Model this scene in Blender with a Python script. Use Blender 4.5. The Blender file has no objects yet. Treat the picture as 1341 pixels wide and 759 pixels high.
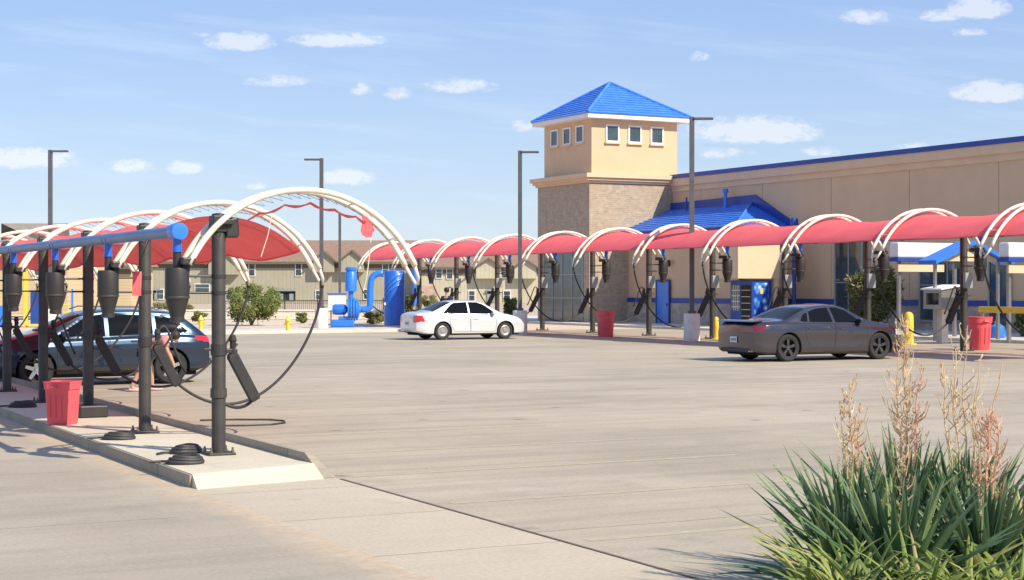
import bpy, bmesh, math, random
from mathutils import Vector, Matrix
random.seed(7)
S = bpy.context.scene
COL = S.collection
R = math.radians
# ------------------------------------------------------------------ measured camera
F = 2150.0; HZ = 376.0; CX = 670.5; H = 1.95
A = R(27.5); CA, SA = math.cos(A), math.sin(A)
VPX = CX - F*math.tan(A)
def W(q, t, z=0.0): return Vector((q*CA - t*SA, q*SA + t*CA, z))     # lot axes: q across the rows, t along them
def G(px, py, z=0.0):
    D = F*(H-z)/(py-HZ); return Vector(((px-CX)/F*D, D, z))
def P(px, py, D): return Vector(((px-CX)/F*D, D, H+(HZ-py)/F*D))
def QT(v): return (v.x*CA+v.y*SA, -v.x*SA+v.y*CA)
def TQ(px, q):                                                       # t where the line of constant q crosses this bearing
    D = q*F/(CA*(px-VPX)); return (D-q*SA)/CA

# ------------------------------------------------------------------ materials
MATS = {}
def mat(name, col, rough=.7, metal=0., **k):
    if name in MATS: return MATS[name]
    m = bpy.data.materials.new(name); m.use_nodes = True; nt = m.node_tree; N, L = nt.nodes, nt.links
    b = N['Principled BSDF']; b.inputs['Roughness'].default_value = rough; b.inputs['Metallic'].default_value = metal
    c = (*col, 1)
    b.inputs['Base Color'].default_value = c
    tc = N.new('ShaderNodeTexCoord')
    var = k.get('var', .12); sc = k.get('scale', 3.)
    if var:
        n = N.new('ShaderNodeTexNoise'); n.inputs['Scale'].default_value = sc; n.inputs['Detail'].default_value = 6
        n.inputs['Roughness'].default_value = .6
        L.new(tc.outputs['Object'], n.inputs['Vector'])
        r = N.new('ShaderNodeValToRGB'); r.color_ramp.elements[0].position = .3; r.color_ramp.elements[1].position = .7
        lo = k.get('lo', tuple(x*(1-var) for x in col)); hi = k.get('hi', tuple(min(1, x*(1+var)) for x in col))
        r.color_ramp.elements[0].color = (*lo, 1); r.color_ramp.elements[1].color = (*hi, 1)
        L.new(n.outputs['Fac'], r.inputs['Fac']); L.new(r.outputs['Color'], b.inputs['Base Color'])
    if k.get('bump'):
        n2 = N.new('ShaderNodeTexNoise'); n2.inputs['Scale'].default_value = k.get('bscale', 40.); n2.inputs['Detail'].default_value = 4
        L.new(tc.outputs['Object'], n2.inputs['Vector'])
        bp = N.new('ShaderNodeBump'); bp.inputs['Strength'].default_value = k['bump']; bp.inputs['Distance'].default_value = .02
        L.new(n2.outputs['Fac'], bp.inputs['Height']); L.new(bp.outputs['Normal'], b.inputs['Normal'])
    if k.get('coat'): b.inputs['Coat Weight'].default_value = k['coat']; b.inputs['Coat Roughness'].default_value = .05
    if k.get('spec') is not None: b.inputs['Specular IOR Level'].default_value = k['spec']
    MATS[name] = m
    return m

def nodes_of(name, col=(.5,.5,.5), rough=.8):
    m = mat(name, col, rough, var=0); nt = m.node_tree
    return m, nt.nodes, nt.links, nt.nodes['Principled BSDF']

def ramp(N, L, src, stops):
    r = N.new('ShaderNodeValToRGB'); e = r.color_ramp.elements
    while len(e) < len(stops): e.new(.5)
    for i, (p, c) in enumerate(stops):
        e[i].position = p; e[i].color = (*c, 1) if len(c) == 3 else c
    L.new(src, r.inputs['Fac']); return r.outputs['Color']
def mixc(N, L, fac, a, b, mode='MIX'):
    m = N.new('ShaderNodeMix'); m.data_type = 'RGBA'; m.blend_type = mode
    if isinstance(fac, (int, float)): m.inputs['Factor'].default_value = fac
    else: L.new(fac, m.inputs['Factor'])
    for i, v in ((6, a), (7, b)):
        if isinstance(v, tuple): m.inputs[i].default_value = (*v, 1)
        else: L.new(v, m.inputs[i])
    return m.outputs[2]
def mathn(N, L, op, a, b=None, clamp=False):
    m = N.new('ShaderNodeMath'); m.operation = op; m.use_clamp = clamp
    for i, v in enumerate((a, b)):
        if v is None: continue
        if isinstance(v, (int, float)): m.inputs[i].default_value = v
        else: L.new(v, m.inputs[i])
    return m.outputs[0]
def mapping(N, L, rz=0, sc=(1,1,1), loc=(0,0,0)):
    tc = N.new('ShaderNodeTexCoord'); mp = N.new('ShaderNodeMapping')
    mp.inputs['Rotation'].default_value = (0,0,rz); mp.inputs['Scale'].default_value = sc; mp.inputs['Location'].default_value = loc
    L.new(tc.outputs['Object'], mp.inputs['Vector']); return mp.outputs['Vector']
def noise(N, L, vec, scale, detail=5, rough=.6):
    n = N.new('ShaderNodeTexNoise'); n.inputs['Scale'].default_value = scale; n.inputs['Detail'].default_value = detail
    n.inputs['Roughness'].default_value = rough; L.new(vec, n.inputs['Vector']); return n.outputs['Fac']

def concrete_mat(name, lo, hi, stain, joint_t=0., joint_q=0., streak=.5):
    """worn concrete: large soft patches, tyre streaks across the lot, fine grain, saw-cut joints"""
    m, N, L, b = nodes_of(name, hi, .85)
    v = mapping(N, L)
    big = noise(N, L, v, .22, 4, .55)
    fine = noise(N, L, v, 26, 6, .7)
    mid = noise(N, L, v, 1.7, 5, .6)
    st = noise(N, L, mapping(N, L, 0, (.10, 1.5, 1)), 1.0, 5, .6)
    st2 = noise(N, L, mapping(N, L, 0, (.22, 5.0, 1)), 1.0, 4, .6)
    c = ramp(N, L, big, [(.3, lo), (.7, hi)])
    c = mixc(N, L, mathn(N, L, 'MULTIPLY', ramp(N, L, st, [(.46, (0,0,0)), (.72, (1,1,1))]), streak*.62), c, stain)
    c = mixc(N, L, mathn(N, L, 'MULTIPLY', ramp(N, L, st2, [(.56, (0,0,0)), (.8, (1,1,1))]), streak*.32), c, stain)
    c = mixc(N, L, ramp(N, L, mid, [(.3, (.10,)*3), (.75, (0,)*3)]), c, tuple(x*.6 for x in lo))
    c = mixc(N, L, .30, c, ramp(N, L, fine, [(.3, (.25,)*3), (.7, (.75,)*3)]), 'OVERLAY')
    bl = noise(N, L, v, .9, 7, .7)
    c = mixc(N, L, ramp(N, L, bl, [(.56, (0,)*3), (.74, (.45,)*3)]), c, stain)
    bl2 = noise(N, L, mapping(N, L, .6, (1,1,1), (31,7,0)), .45, 8, .72)
    c = mixc(N, L, ramp(N, L, bl2, [(.54, (0,)*3), (.70, (.30,)*3)]), c, tuple(min(1, x*1.22) for x in hi))
    vo = N.new('ShaderNodeTexVoronoi'); vo.inputs['Scale'].default_value = .8; L.new(v, vo.inputs['Vector'])
    spot = mathn(N, L, 'ADD', vo.outputs['Distance'], mathn(N, L, 'MULTIPLY', fine, .12))
    c = mixc(N, L, ramp(N, L, spot, [(.10, (.55,)*3), (.16, (0,)*3)]), c, tuple(x*.4 for x in lo))
    if joint_t or joint_q:
        w = mapping(N, L); sp = N.new('ShaderNodeSeparateXYZ'); L.new(w, sp.inputs[0])
        for ax, per in ((1, joint_t), (0, joint_q)):
            if not per: continue
            wob = mathn(N, L, 'MULTIPLY', mathn(N, L, 'SUBTRACT', noise(N, L, v, 3, 3), .5), .02)
            x = mathn(N, L, 'ADD', mathn(N, L, 'DIVIDE', sp.outputs[ax], per), wob)
            fr = mathn(N, L, 'ABSOLUTE', mathn(N, L, 'SUBTRACT', mathn(N, L, 'FRACT', x), .5))
            g = mathn(N, L, 'LESS_THAN', fr, .011/per)
            c = mixc(N, L, mathn(N, L, 'MULTIPLY', g, .75), c, tuple(x*.42 for x in lo))
    L.new(c, b.inputs['Base Color'])
    bp = N.new('ShaderNodeBump'); bp.inputs['Strength'].default_value = .25; bp.inputs['Distance'].default_value = .01
    L.new(fine, bp.inputs['Height']); L.new(bp.outputs['Normal'], b.inputs['Normal'])
    return m

def brick_mat(name, c1, c2, mortar, bw=.4, bh=.2, ms=.012):
    m, N, L, b = nodes_of(name, c1, .9)
    tc = N.new('ShaderNodeTexCoord'); g = N.new('ShaderNodeNewGeometry')
    sp = N.new('ShaderNodeSeparateXYZ'); L.new(tc.outputs['Object'], sp.inputs[0])
    u = mathn(N, L, 'ADD', sp.outputs[0], sp.outputs[1])
    cb = N.new('ShaderNodeCombineXYZ'); L.new(u, cb.inputs[0]); L.new(sp.outputs[2], cb.inputs[1])
    br = N.new('ShaderNodeTexBrick'); br.inputs['Scale'].default_value = 1
    br.inputs['Brick Width'].default_value = bw; br.inputs['Row Height'].default_value = bh; br.inputs['Mortar Size'].default_value = ms
    br.inputs['Color1'].default_value = (*c1, 1); br.inputs['Color2'].default_value = (*c2, 1); br.inputs['Mortar'].default_value = (*mortar, 1)
    br.inputs['Bias'].default_value = 0
    L.new(cb.outputs[0], br.inputs['Vector'])
    n = noise(N, L, tc.outputs['Object'], 3.5, 7, .7)
    c = mixc(N, L, .5, br.outputs['Color'], ramp(N, L, n, [(.3, (.3,)*3), (.7, (.7,)*3)]), 'OVERLAY')
    L.new(c, b.inputs['Base Color'])
    bp = N.new('ShaderNodeBump'); bp.inputs['Strength'].default_value = .4; bp.inputs['Distance'].default_value = .02
    L.new(br.outputs['Fac'], bp.inputs['Height']); bp.invert = True; L.new(bp.outputs['Normal'], b.inputs['Normal'])
    return m

def leaf_mat(name, stops, transl=.25, rough=.5):
    m, N, L, b = nodes_of(name, stops[0][1], rough)
    at = N.new('ShaderNodeAttribute'); at.attribute_name = 'var'
    c = ramp(N, L, at.outputs['Fac'], stops)
    L.new(c, b.inputs['Base Color']); b.inputs['Specular IOR Level'].default_value = .3
    tr = N.new('ShaderNodeBsdfTranslucent'); L.new(c, tr.inputs['Color'])
    mx = N.new('ShaderNodeMixShader'); mx.inputs[0].default_value = transl
    out = N['Material Output']
    L.new(b.outputs[0], mx.inputs[1]); L.new(tr.outputs[0], mx.inputs[2]); L.new(mx.outputs[0], out.inputs[0])
    return m

def fabric_mat(name, col, transl):
    m, N, L, b = nodes_of(name, col, .8)
    v = mapping(N, L)
    n = noise(N, L, v, 1.2, 4); n2 = noise(N, L, mapping(N, L, 0, (2, 14, 2)), 3, 4)
    c = ramp(N, L, n, [(.3, tuple(x*.9 for x in col)), (.7, tuple(min(1, x*1.06) for x in col))])
    c = mixc(N, L, .25, c, ramp(N, L, n2, [(.3, (.4,)*3), (.7, (.6,)*3)]), 'OVERLAY')
    L.new(c, b.inputs['Base Color']); b.inputs['Specular IOR Level'].default_value = .2
    tr = N.new('ShaderNodeBsdfTranslucent'); L.new(c, tr.inputs['Color'])
    mx = N.new('ShaderNodeMixShader'); mx.inputs[0].default_value = transl
    L.new(b.outputs[0], mx.inputs[1]); L.new(tr.outputs[0], mx.inputs[2]); L.new(mx.outputs[0], N['Material Output'].inputs[0])
    return m

M = {}
M['lot'] = concrete_mat('lot_concrete', (.355,.300,.215), (.485,.415,.305), (.225,.197,.165), 4.6, 0, .85)
M['lane'] = concrete_mat('lane_concrete', (.345,.292,.215), (.465,.40,.30), (.235,.205,.165), 3.9, 0, .7)
M['strip'] = concrete_mat('strip_concrete', (.44,.37,.27), (.545,.465,.345), (.32,.275,.21), 2.0, 0, .25)
M['island'] = concrete_mat('island_concrete', (.53,.465,.34), (.64,.57,.43), (.42,.37,.31), 0, 0, .2)
M['kerb_stain_shade'] = concrete_mat('stained_shaded_kerb', (.30,.25,.18), (.42,.36,.27), (.19,.16,.12), 3.05, 0, .5)  # brown staining plus side-face shade, both painted into a darker concrete
M['kerb'] = concrete_mat('kerb_concrete', (.52,.465,.38), (.68,.62,.52), (.40,.35,.29), 3.05, 0, .2)
M['walk'] = concrete_mat('walk_concrete', (.56,.50,.42), (.70,.64,.54), (.45,.40,.34), 1.8, 0, .2)
M['dirt'] = concrete_mat('gutter_dirt', (.345,.292,.215), (.465,.40,.30), (.235,.205,.165), 0, 0, .5)
def dirty(m):
    N, L = m.node_tree.nodes, m.node_tree.links; b = N['Principled BSDF']; src = b.inputs['Base Color'].links[0].from_socket
    v = mapping(N, L); sp = N.new('ShaderNodeSeparateXYZ'); L.new(v, sp.inputs[0])
    w = mathn(N, L, 'DIVIDE', mathn(N, L, 'SUBTRACT', sp.outputs[0], 3.95), .62, True)
    w = mathn(N, L, 'ADD', w, mathn(N, L, 'MULTIPLY', mathn(N, L, 'SUBTRACT', noise(N, L, v, 1.8, 6, .7), .5), 1.3))
    w2 = ramp(N, L, w, [(.35, (0,)*3), (1., (.9,)*3)])
    n2 = ramp(N, L, noise(N, L, v, 9, 5, .7), [(.35, (.46,.34,.22)), (.65, (.58,.46,.32))])
    L.new(mixc(N, L, w2, src, n2), b.inputs['Base Color'])
dirty(M['dirt'])
def ground_mat(name, lo, hi, peb):
    m, N, L, b = nodes_of(name, lo, .95)
    v = mapping(N, L); c = ramp(N, L, noise(N, L, v, .15, 6), [(.3, lo), (.7, hi)])
    c = mixc(N, L, ramp(N, L, noise(N, L, v, 4.5, 6, .7), [(.5, (0,)*3), (.62, (.6,)*3)]), c, peb)
    L.new(c, b.inputs['Base Color']); return m
M['sand'] = ground_mat('sand', (.42,.33,.23), (.55,.45,.33), (.34,.27,.19))
M['gravel'] = ground_mat('gravel', (.56,.46,.345), (.68,.57,.44), (.42,.31,.22))
def paint_line(name, col, under):
    m, N, L, b = nodes_of(name, col, .8)
    v = mapping(N, L)
    c = mixc(N, L, ramp(N, L, noise(N, L, v, 7, 6, .75), [(.36, (.25,)*3), (.50, (1,)*3)]), col, under)
    L.new(c, b.inputs['Base Color']); return m
M['stripe'] = paint_line('worn_yellow_paint', (.56,.47,.26), (.41,.36,.25))
M['joint'] = mat('joint_sealant', (.16,.125,.10), .9)
def post_mat():
    m, N, L, b = nodes_of('dark_post', (.05,.045,.04), .55)
    v = mapping(N, L)
    c = ramp(N, L, noise(N, L, v, 5, 6), [(.3, (.036,.033,.030)), (.7, (.062,.056,.048))])
    L.new(c, b.inputs['Base Color']); return m
M['post'] = post_mat()
M['black'] = mat('black_plastic', (.030,.028,.027), .5, var=.2)
M['rubber'] = mat('black_rubber', (.028,.027,.027), .75, var=.25, scale=9)
M['hose'] = mat('hose_rubber', (.035,.033,.034), .6, var=.2, scale=9)
M['white_tube'] = mat('white_tube', (.78,.73,.62), .4, var=.06, scale=6, lo=(.66,.58,.43), hi=(.86,.82,.73))
M['blue_pipe'] = mat('blue_pipe', (.02,.13,.58), .35, var=.15, coat=.3)
M['blue_grey_pipe'] = mat('faded_blue_pipe', (.10,.20,.44), .42, var=.12, scale=2, lo=(.09,.165,.33), hi=(.15,.23,.41))
M['blue_light'] = mat('machine_blue', (.03,.20,.68), .35, var=.12, coat=.3)
M['blue_dark'] = mat('dark_blue', (.015,.06,.30), .45, var=.15)
M['fabric'] = fabric_mat('red_canopy_fabric', (.88,.155,.165), .12)
M['bin'] = mat('red_bin_plastic', (.78,.10,.12), .45, var=.08)
M['conc_white'] = mat('white_painted_concrete', (.72,.68,.60), .85, var=.1, scale=4, bump=.2)
M['galv'] = mat('galvanised', (.35,.35,.34), .4, .8)
M['bolt'] = mat('bolt_steel', (.20,.17,.14), .5, .6)
M['lamp_pole'] = mat('lamp_pole_bronze', (.10,.097,.105), .45, var=.15)
M['lens'] = mat('lamp_lens', (.55,.57,.6), .2, var=0)
M['stucco'] = mat('tan_stucco', (.66,.465,.29), .92, var=.06, scale=.6, bump=.25, bscale=60)
M['stucco_trim'] = mat('stucco_trim', (.70,.51,.335), .9, var=.05, scale=1, bump=.15, bscale=60)
M['brick'] = brick_mat('tower_brick', (.44,.35,.25), (.36,.275,.19), (.46,.385,.29), .30, .10, .012)
M['wains'] = brick_mat('wainscot_brick', (.50,.42,.34), (.38,.31,.25), (.42,.37,.31))
M['white_trim'] = mat('white_trim', (.80,.79,.76), .6, var=.04)
M['glass'] = mat('window_glass', (.05,.075,.08), .06, var=.3, scale=1.5, spec=.9)
M['glass_dark'] = mat('dark_glass', (.015,.018,.02), .05, var=0, spec=.8)
M['car_glass'] = mat('car_glass', (.006,.007,.009), .05, var=0, spec=.16)
M['frame_grey'] = mat('grey_window_frame', (.28,.32,.31), .5, var=.08)
M['black_hole'] = mat('dark_interior', (.02,.018,.016), .9, var=.2)
M['tyre'] = mat('tyre_rubber', (.022,.022,.022), .8, var=.2, scale=12)
M['alloy'] = mat('alloy', (.55,.55,.56), .25, .9, var=.05)
M['alloy_dark'] = mat('dark_alloy', (.13,.13,.135), .3, .8, var=.1)
M['hub_grey'] = mat('steel_hubcap', (.36,.34,.33), .4, .5, var=.1)
M['taillight'] = mat('red_lens', (.50,.015,.02), .12, var=.1, coat=1)
M['taillight_dark'] = mat('dark_red_lens', (.16,.008,.012), .12, var=.1, coat=1)
M['headlight'] = mat('clear_lens', (.55,.57,.58), .1, var=.1, coat=1)
M['chrome'] = mat('chrome', (.75,.75,.75), .12, 1., var=0)
M['plate'] = mat('plate_white', (.62,.66,.70), .5, var=.05)
M['plate_ink'] = mat('plate_ink', (.06,.10,.28), .5, var=0)
M['paint_grey'] = mat('grey_car_paint', (.085,.078,.088), .20, .85, var=.03, coat=1)
M['paint_white'] = mat('silver_white_car_paint', (.66,.67,.68), .3, .2, var=.02, coat=.9)
M['paint_blue'] = mat('blue_grey_car_paint', (.022,.042,.075), .26, .7, var=.04, coat=1)
M['yellow'] = mat('yellow_paint', (.78,.55,.05), .5, var=.08)
M['skin'] = mat('skin', (.50,.29,.20), .6, var=.06)
M['hair'] = mat('dark_hair', (.02,.014,.01), .6, var=.2)
M['shirt_navy'] = mat('navy_shirt', (.02,.025,.05), .9, var=.1)
M['trousers'] = mat('charcoal_trousers', (.03,.03,.035), .9, var=.1)
M['shirt_pink'] = mat('rose_shirt', (.55,.22,.20), .9, var=.1)
M['shorts'] = mat('navy_shorts', (.04,.06,.12), .9, var=.1)
M['shoe'] = mat('pale_pink_shoe', (.70,.45,.45), .8, var=.08)
M['siding'] = None
def siding_mat(name, col, per=.45, horiz=False):
    m, N, L, b = nodes_of(name, col, .85)
    tc = N.new('ShaderNodeTexCoord'); sp = N.new('ShaderNodeSeparateXYZ'); L.new(tc.outputs['Object'], sp.inputs[0])
    s = sp.outputs[2] if horiz else mathn(N, L, 'ADD', sp.outputs[0], sp.outputs[1])
    fr = mathn(N, L, 'FRACT', mathn(N, L, 'DIVIDE', s, per))
    g = mathn(N, L, 'LESS_THAN', fr, .14)
    n = noise(N, L, tc.outputs['Object'], .6, 4)
    c = ramp(N, L, n, [(.3, tuple(x*.92 for x in col)), (.7, tuple(x*1.08 for x in col))])
    c = mixc(N, L, mathn(N, L, 'MULTIPLY', g, .35), c, tuple(x*.5 for x in col))
    L.new(c, b.inputs['Base Color'])
    return m
M['siding_green'] = siding_mat('green_beige_siding', (.385,.36,.265), .5)
M['siding_cream'] = siding_mat('cream_siding', (.53,.49,.355), .5)
M['siding_yellow'] = siding_mat('sand_siding', (.55,.43,.26), .3, True)
M['shingle'] = mat('brown_shingle', (.27,.175,.125), .95, var=.14, scale=2.5)
M['shingle_grey'] = mat('taupe_shingle', (.28,.235,.19), .95, var=.14, scale=2.5)
M['fascia'] = mat('brown_fascia', (.15,.125,.09), .8)
M['block'] = brick_mat('limestone_block', (.74,.66,.56), (.66,.55,.46), (.55,.48,.40), .5, .2, .015)
M['fence'] = mat('dark_fence_metal', (.05,.048,.045), .6)
def tile_mat(name, col, per=.36):
    m, N, L, b = nodes_of(name, col, .4)
    v = mapping(N, L)
    c = ramp(N, L, noise(N, L, v, 2.2, 6, .7), [(.3, tuple(x*.78 for x in col)), (.7, tuple(min(1, x*1.2) for x in col))])
    L.new(c, b.inputs['Base Color']); b.inputs['Coat Weight'].default_value = .2
    return m
M['tile'] = tile_mat('blue_roof_tile', (.065,.24,.74))
M['poster'] = None
def poster_mat():
    m, N, L, b = nodes_of('machine_graphic', (.1,.3,.7), .3)
    v = mapping(N, L)
    vo = N.new('ShaderNodeTexVoronoi'); vo.inputs['Scale'].default_value = 3.2; L.new(v, vo.inputs['Vector'])
    c = ramp(N, L, vo.outputs['Distance'], [(.15, (.75,.8,.82)), (.3, (.12,.35,.75)), (.6, (.01,.05,.35))])
    L.new(c, b.inputs['Base Color']); return m
M['poster'] = poster_mat()
M['leaf_yucca'] = leaf_mat('yucca_leaf', [(0, (.06,.11,.06)), (.35, (.15,.25,.12)), (.72, (.32,.39,.15)), (1, (.52,.43,.20))], .30, .36)
M['leaf_low'] = leaf_mat('strap_leaf', [(0, (.08,.14,.03)), (.45, (.24,.31,.07)), (.8, (.44,.46,.15)), (1, (.50,.36,.18))], .3, .45)
M['stalk'] = leaf_mat('dry_stalk', [(0, (.70,.50,.29)), (.5, (.82,.64,.42)), (1, (.88,.78,.58))], .38, .8)
M['stalk_pink'] = leaf_mat('dry_pink_pods', [(0, (.66,.40,.26)), (.5, (.82,.54,.38)), (1, (.86,.68,.48))], .38, .8)
M['leaf_bush'] = leaf_mat('bush_leaf', [(0, (.08,.11,.03)), (.5, (.20,.235,.07)), (1, (.38,.37,.13))], .3, .6)
M['leaf_olive'] = leaf_mat('olive_leaf', [(0, (.09,.125,.03)), (.5, (.21,.23,.07)), (1, (.42,.28,.20))], .3, .6)
M['bark'] = mat('bark', (.12,.085,.055), .95, var=.25, scale=8)

# ------------------------------------------------------------------ mesh building
class MB:
    def __init__(s): s.v = []; s.f = []; s.var = None
    def add(s, vs, fs):
        o = len(s.v); s.v += [tuple(v) for v in vs]; s.f += [tuple(i+o for i in f) for f in fs]; return s
    def box(s, x0, x1, y0, y1, z0, z1):
        return s.add([(x0,y0,z0),(x1,y0,z0),(x1,y1,z0),(x0,y1,z0),(x0,y0,z1),(x1,y0,z1),(x1,y1,z1),(x0,y1,z1)],
                     [(3,2,1,0),(4,5,6,7),(0,1,5,4),(1,2,6,5),(2,3,7,6),(3,0,4,7)])
    def bbox(s, x0, x1, y0, y1, z0, z1, b=.01):   # box with chamfered edges
        X, Y, Z = (x0, x1), (y0, y1), (z0, z1); o = len(s.v); bm = bmesh.new()
        m = Matrix.Translation(((x0+x1)/2, (y0+y1)/2, (z0+z1)/2)) @ Matrix.Diagonal((x1-x0, y1-y0, z1-z0, 1))
        bmesh.ops.create_cube(bm, size=1, matrix=m)
        bmesh.ops.bevel(bm, geom=bm.edges[:], offset=min(b, (x1-x0)/3, (y1-y0)/3, (z1-z0)/3), segments=2, profile=.5, affect='EDGES')
        bm.verts.index_update(); s.add([v.co for v in bm.verts], [[v.index for v in f.verts] for f in bm.faces]); bm.free(); return s
    def lathe(s, prof, c=(0,0,0), n=20, axis='z', cap=True):
        vs, fs = [], []
        for r, z in prof:
            for i in range(n):
                a = 2*math.pi*i/n; x, y = r*math.cos(a), r*math.sin(a)
                if axis == 'z': p = (x, y, z)
                elif axis == 'x': p = (z, x, y)
                else: p = (y, z, x)
                vs.append((c[0]+p[0], c[1]+p[1], c[2]+p[2]))
        for k in range(len(prof)-1):
            for i in range(n):
                j = (i+1) % n; fs.append((k*n+i, k*n+j, (k+1)*n+j, (k+1)*n+i))
        if cap:
            fs.append(tuple(range(n))[::-1]); fs.append(tuple(range((len(prof)-1)*n, len(prof)*n)))
        return s.add(vs, fs)
    def tube(s, pts, r, n=8, cap=True):
        pts = [Vector(p) for p in pts]; rs = r if isinstance(r, (list, tuple)) else [r]*len(pts)
        vs, fs = [], []; up = None
        for i, p in enumerate(pts):
            t = (pts[min(i+1, len(pts)-1)] - pts[max(i-1, 0)]).normalized()
            if up is None:
                up = Vector((0,0,1)) if abs(t.z) < .9 else Vector((1,0,0))
            a = t.cross(up)
            if a.length < 1e-4: a = t.orthogonal()
            a.normalize(); b = a.cross(t).normalized(); up = b
            for k in range(n):
                an = 2*math.pi*k/n; vs.append(p + rs[i]*(a*math.cos(an) + b*math.sin(an)))
        for i in range(len(pts)-1):
            for k in range(n):
                j = (k+1) % n; fs.append((i*n+k, i*n+j, (i+1)*n+j, (i+1)*n+k))
        if cap: fs.append(tuple(range(n))[::-1]); fs.append(tuple(range((len(pts)-1)*n, len(pts)*n)))
        return s.add(vs, fs)
    def prism(s, poly, lo, hi, axis='y'):   # polygon in the two other axes, pushed along axis
        n = len(poly)
        def p3(a, b, c):
            return {'y': (a, c, b), 'x': (c, a, b), 'z': (a, b, c)}[axis]
        vs = [p3(a, b, lo) for a, b in poly] + [p3(a, b, hi) for a, b in poly]
        fs = [tuple(range(n))[::-1], tuple(range(n, 2*n))] + [(i, (i+1) % n, n+(i+1) % n, n+i) for i in range(n)]
        return s.add(vs, fs)
    def build(s, name, m, parent=None, smooth=False, loc=None, rz=0, var=None):
        me = bpy.data.meshes.new(name); me.from_pydata(s.v, [], s.f); me.update()
        bm = bmesh.new(); bm.from_mesh(me)
        if var is None: bmesh.ops.recalc_face_normals(bm, faces=bm.faces[:])
        bm.to_mesh(me); bm.free()
        if var is not None:
            at = me.attributes.new('var', 'FLOAT', 'FACE'); at.data.foreach_set('value', var)
        me.materials.append(m)
        if smooth:
            me.polygons.foreach_set('use_smooth', [True]*len(me.polygons))
            if smooth != 'all':
                try: me.set_sharp_from_angle(angle=R(38))
                except Exception: pass
        o = bpy.data.objects.new(name, me); COL.objects.link(o)
        if parent is not None: o.parent = parent
        if loc is not None: o.location = loc
        o.rotation_euler.z = rz
        return o

def tag(o, label=None, cat=None, group=None, kind=None):
    if label: o['label'] = label
    if cat: o['category'] = cat
    if group: o['group'] = group
    if kind: o['kind'] = kind
    return o
def empty(name, loc=(0,0,0), rz=0, label=None, cat=None, group=None, sc=1.):
    o = bpy.data.objects.new(name, None); COL.objects.link(o); o.location = loc; o.rotation_euler.z = rz
    o.scale = (sc, sc, sc); o.empty_display_size = .2
    return tag(o, label, cat, group)
KIDS = {}
def copy_tree(o, parent=None):
    c = o.copy(); COL.objects.link(c); c.parent = parent
    for ch in [x for x in bpy.data.objects if x.parent == o]: copy_tree(ch, c)
    return c
ORD = ['first','second','third','fourth','fifth','sixth','seventh','eighth','ninth','tenth','eleventh','twelfth']

# ------------------------------------------------------------------ camera, world, sun
cam_d = bpy.data.cameras.new('camera'); cam = bpy.data.objects.new('camera', cam_d); COL.objects.link(cam)
cam_d.sensor_width = 36; cam_d.lens = 36*F/1341; cam_d.clip_start = .1; cam_d.clip_end = 6000
cam.location = (0, 0, H); cam.rotation_euler = (R(90) - math.atan((379.5-HZ)/F), 0, 0)
S.camera = cam
SUN_H = Vector((.782, -.623)); EL = R(41)
sd = bpy.data.lights.new('sun', 'SUN'); sd.energy = 4.2; sd.angle = R(.5); sd.color = (1, .90, .74)
so = bpy.data.objects.new('sun', sd); COL.objects.link(so)
sv = Vector((SUN_H.x*math.cos(EL), SUN_H.y*math.cos(EL), math.sin(EL)))
so.rotation_euler = sv.to_track_quat('Z', 'Y').to_euler(); so.location = (30, -20, 40)
wd = bpy.data.worlds.new('World'); S.world = wd; wd.use_nodes = True
N, L = wd.node_tree.nodes, wd.node_tree.links
bg = N['Background']; bg.inputs['Strength'].default_value = .11
sky = N.new('ShaderNodeTexSky'); sky.sky_type = 'NISHITA'; sky.sun_disc = False
sky.sun_elevation = EL; sky.sun_rotation = math.atan2(sv.x, sv.y)
sky.altitude = 900; sky.air_density = 1.0; sky.dust_density = .6; sky.ozone_density = 1.5
tc = N.new('ShaderNodeTexCoord'); sp = N.new('ShaderNodeSeparateXYZ'); L.new(tc.outputs['Generated'], sp.inputs[0])
yy = mathn(N, L, 'MAXIMUM', sp.outputs[1], .05)
U = mathn(N, L, 'DIVIDE', sp.outputs[0], yy); V = mathn(N, L, 'DIVIDE', sp.outputs[2], yy)
cb = N.new('ShaderNodeCombineXYZ'); L.new(U, cb.inputs[0]); L.new(mathn(N, L, 'MULTIPLY', V, 1.8), cb.inputs[1])
cn = noise(N, L, cb.outputs[0], 95, 8, .66)
cn2 = noise(N, L, cb.outputs[0], 300, 5, .6)
nz = mathn(N, L, 'ADD', mathn(N, L, 'MULTIPLY', mathn(N, L, 'SUBTRACT', cn, .50), 3.2), mathn(N, L, 'MULTIPLY', mathn(N, L, 'SUBTRACT', cn2, .5), .8))
CL = [(315,54,44,15,1.),(440,52,62,12,.95),(360,106,46,9,.62),(473,117,16,10,.6),(521,121,18,11,.7),(602,112,48,12,.72),(30,207,75,17,.95),
      (172,217,34,11,.75),(240,219,26,11,.85),(455,231,36,14,1.),(331,243,18,6,.6),(990,170,86,22,1.),(1075,198,28,8,.6),(1132,22,32,12,.75),(1230,20,26,10,.8),
      (1282,10,40,18,1.1),(1268,42,24,7,.7),(1298,120,52,17,1.1),(915,74,14,8,.5),(690,165,26,10,.6),(262,45,14,5,.4),(1200,192,34,7,.45),(950,200,40,9,.5)]
acc = None
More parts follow.
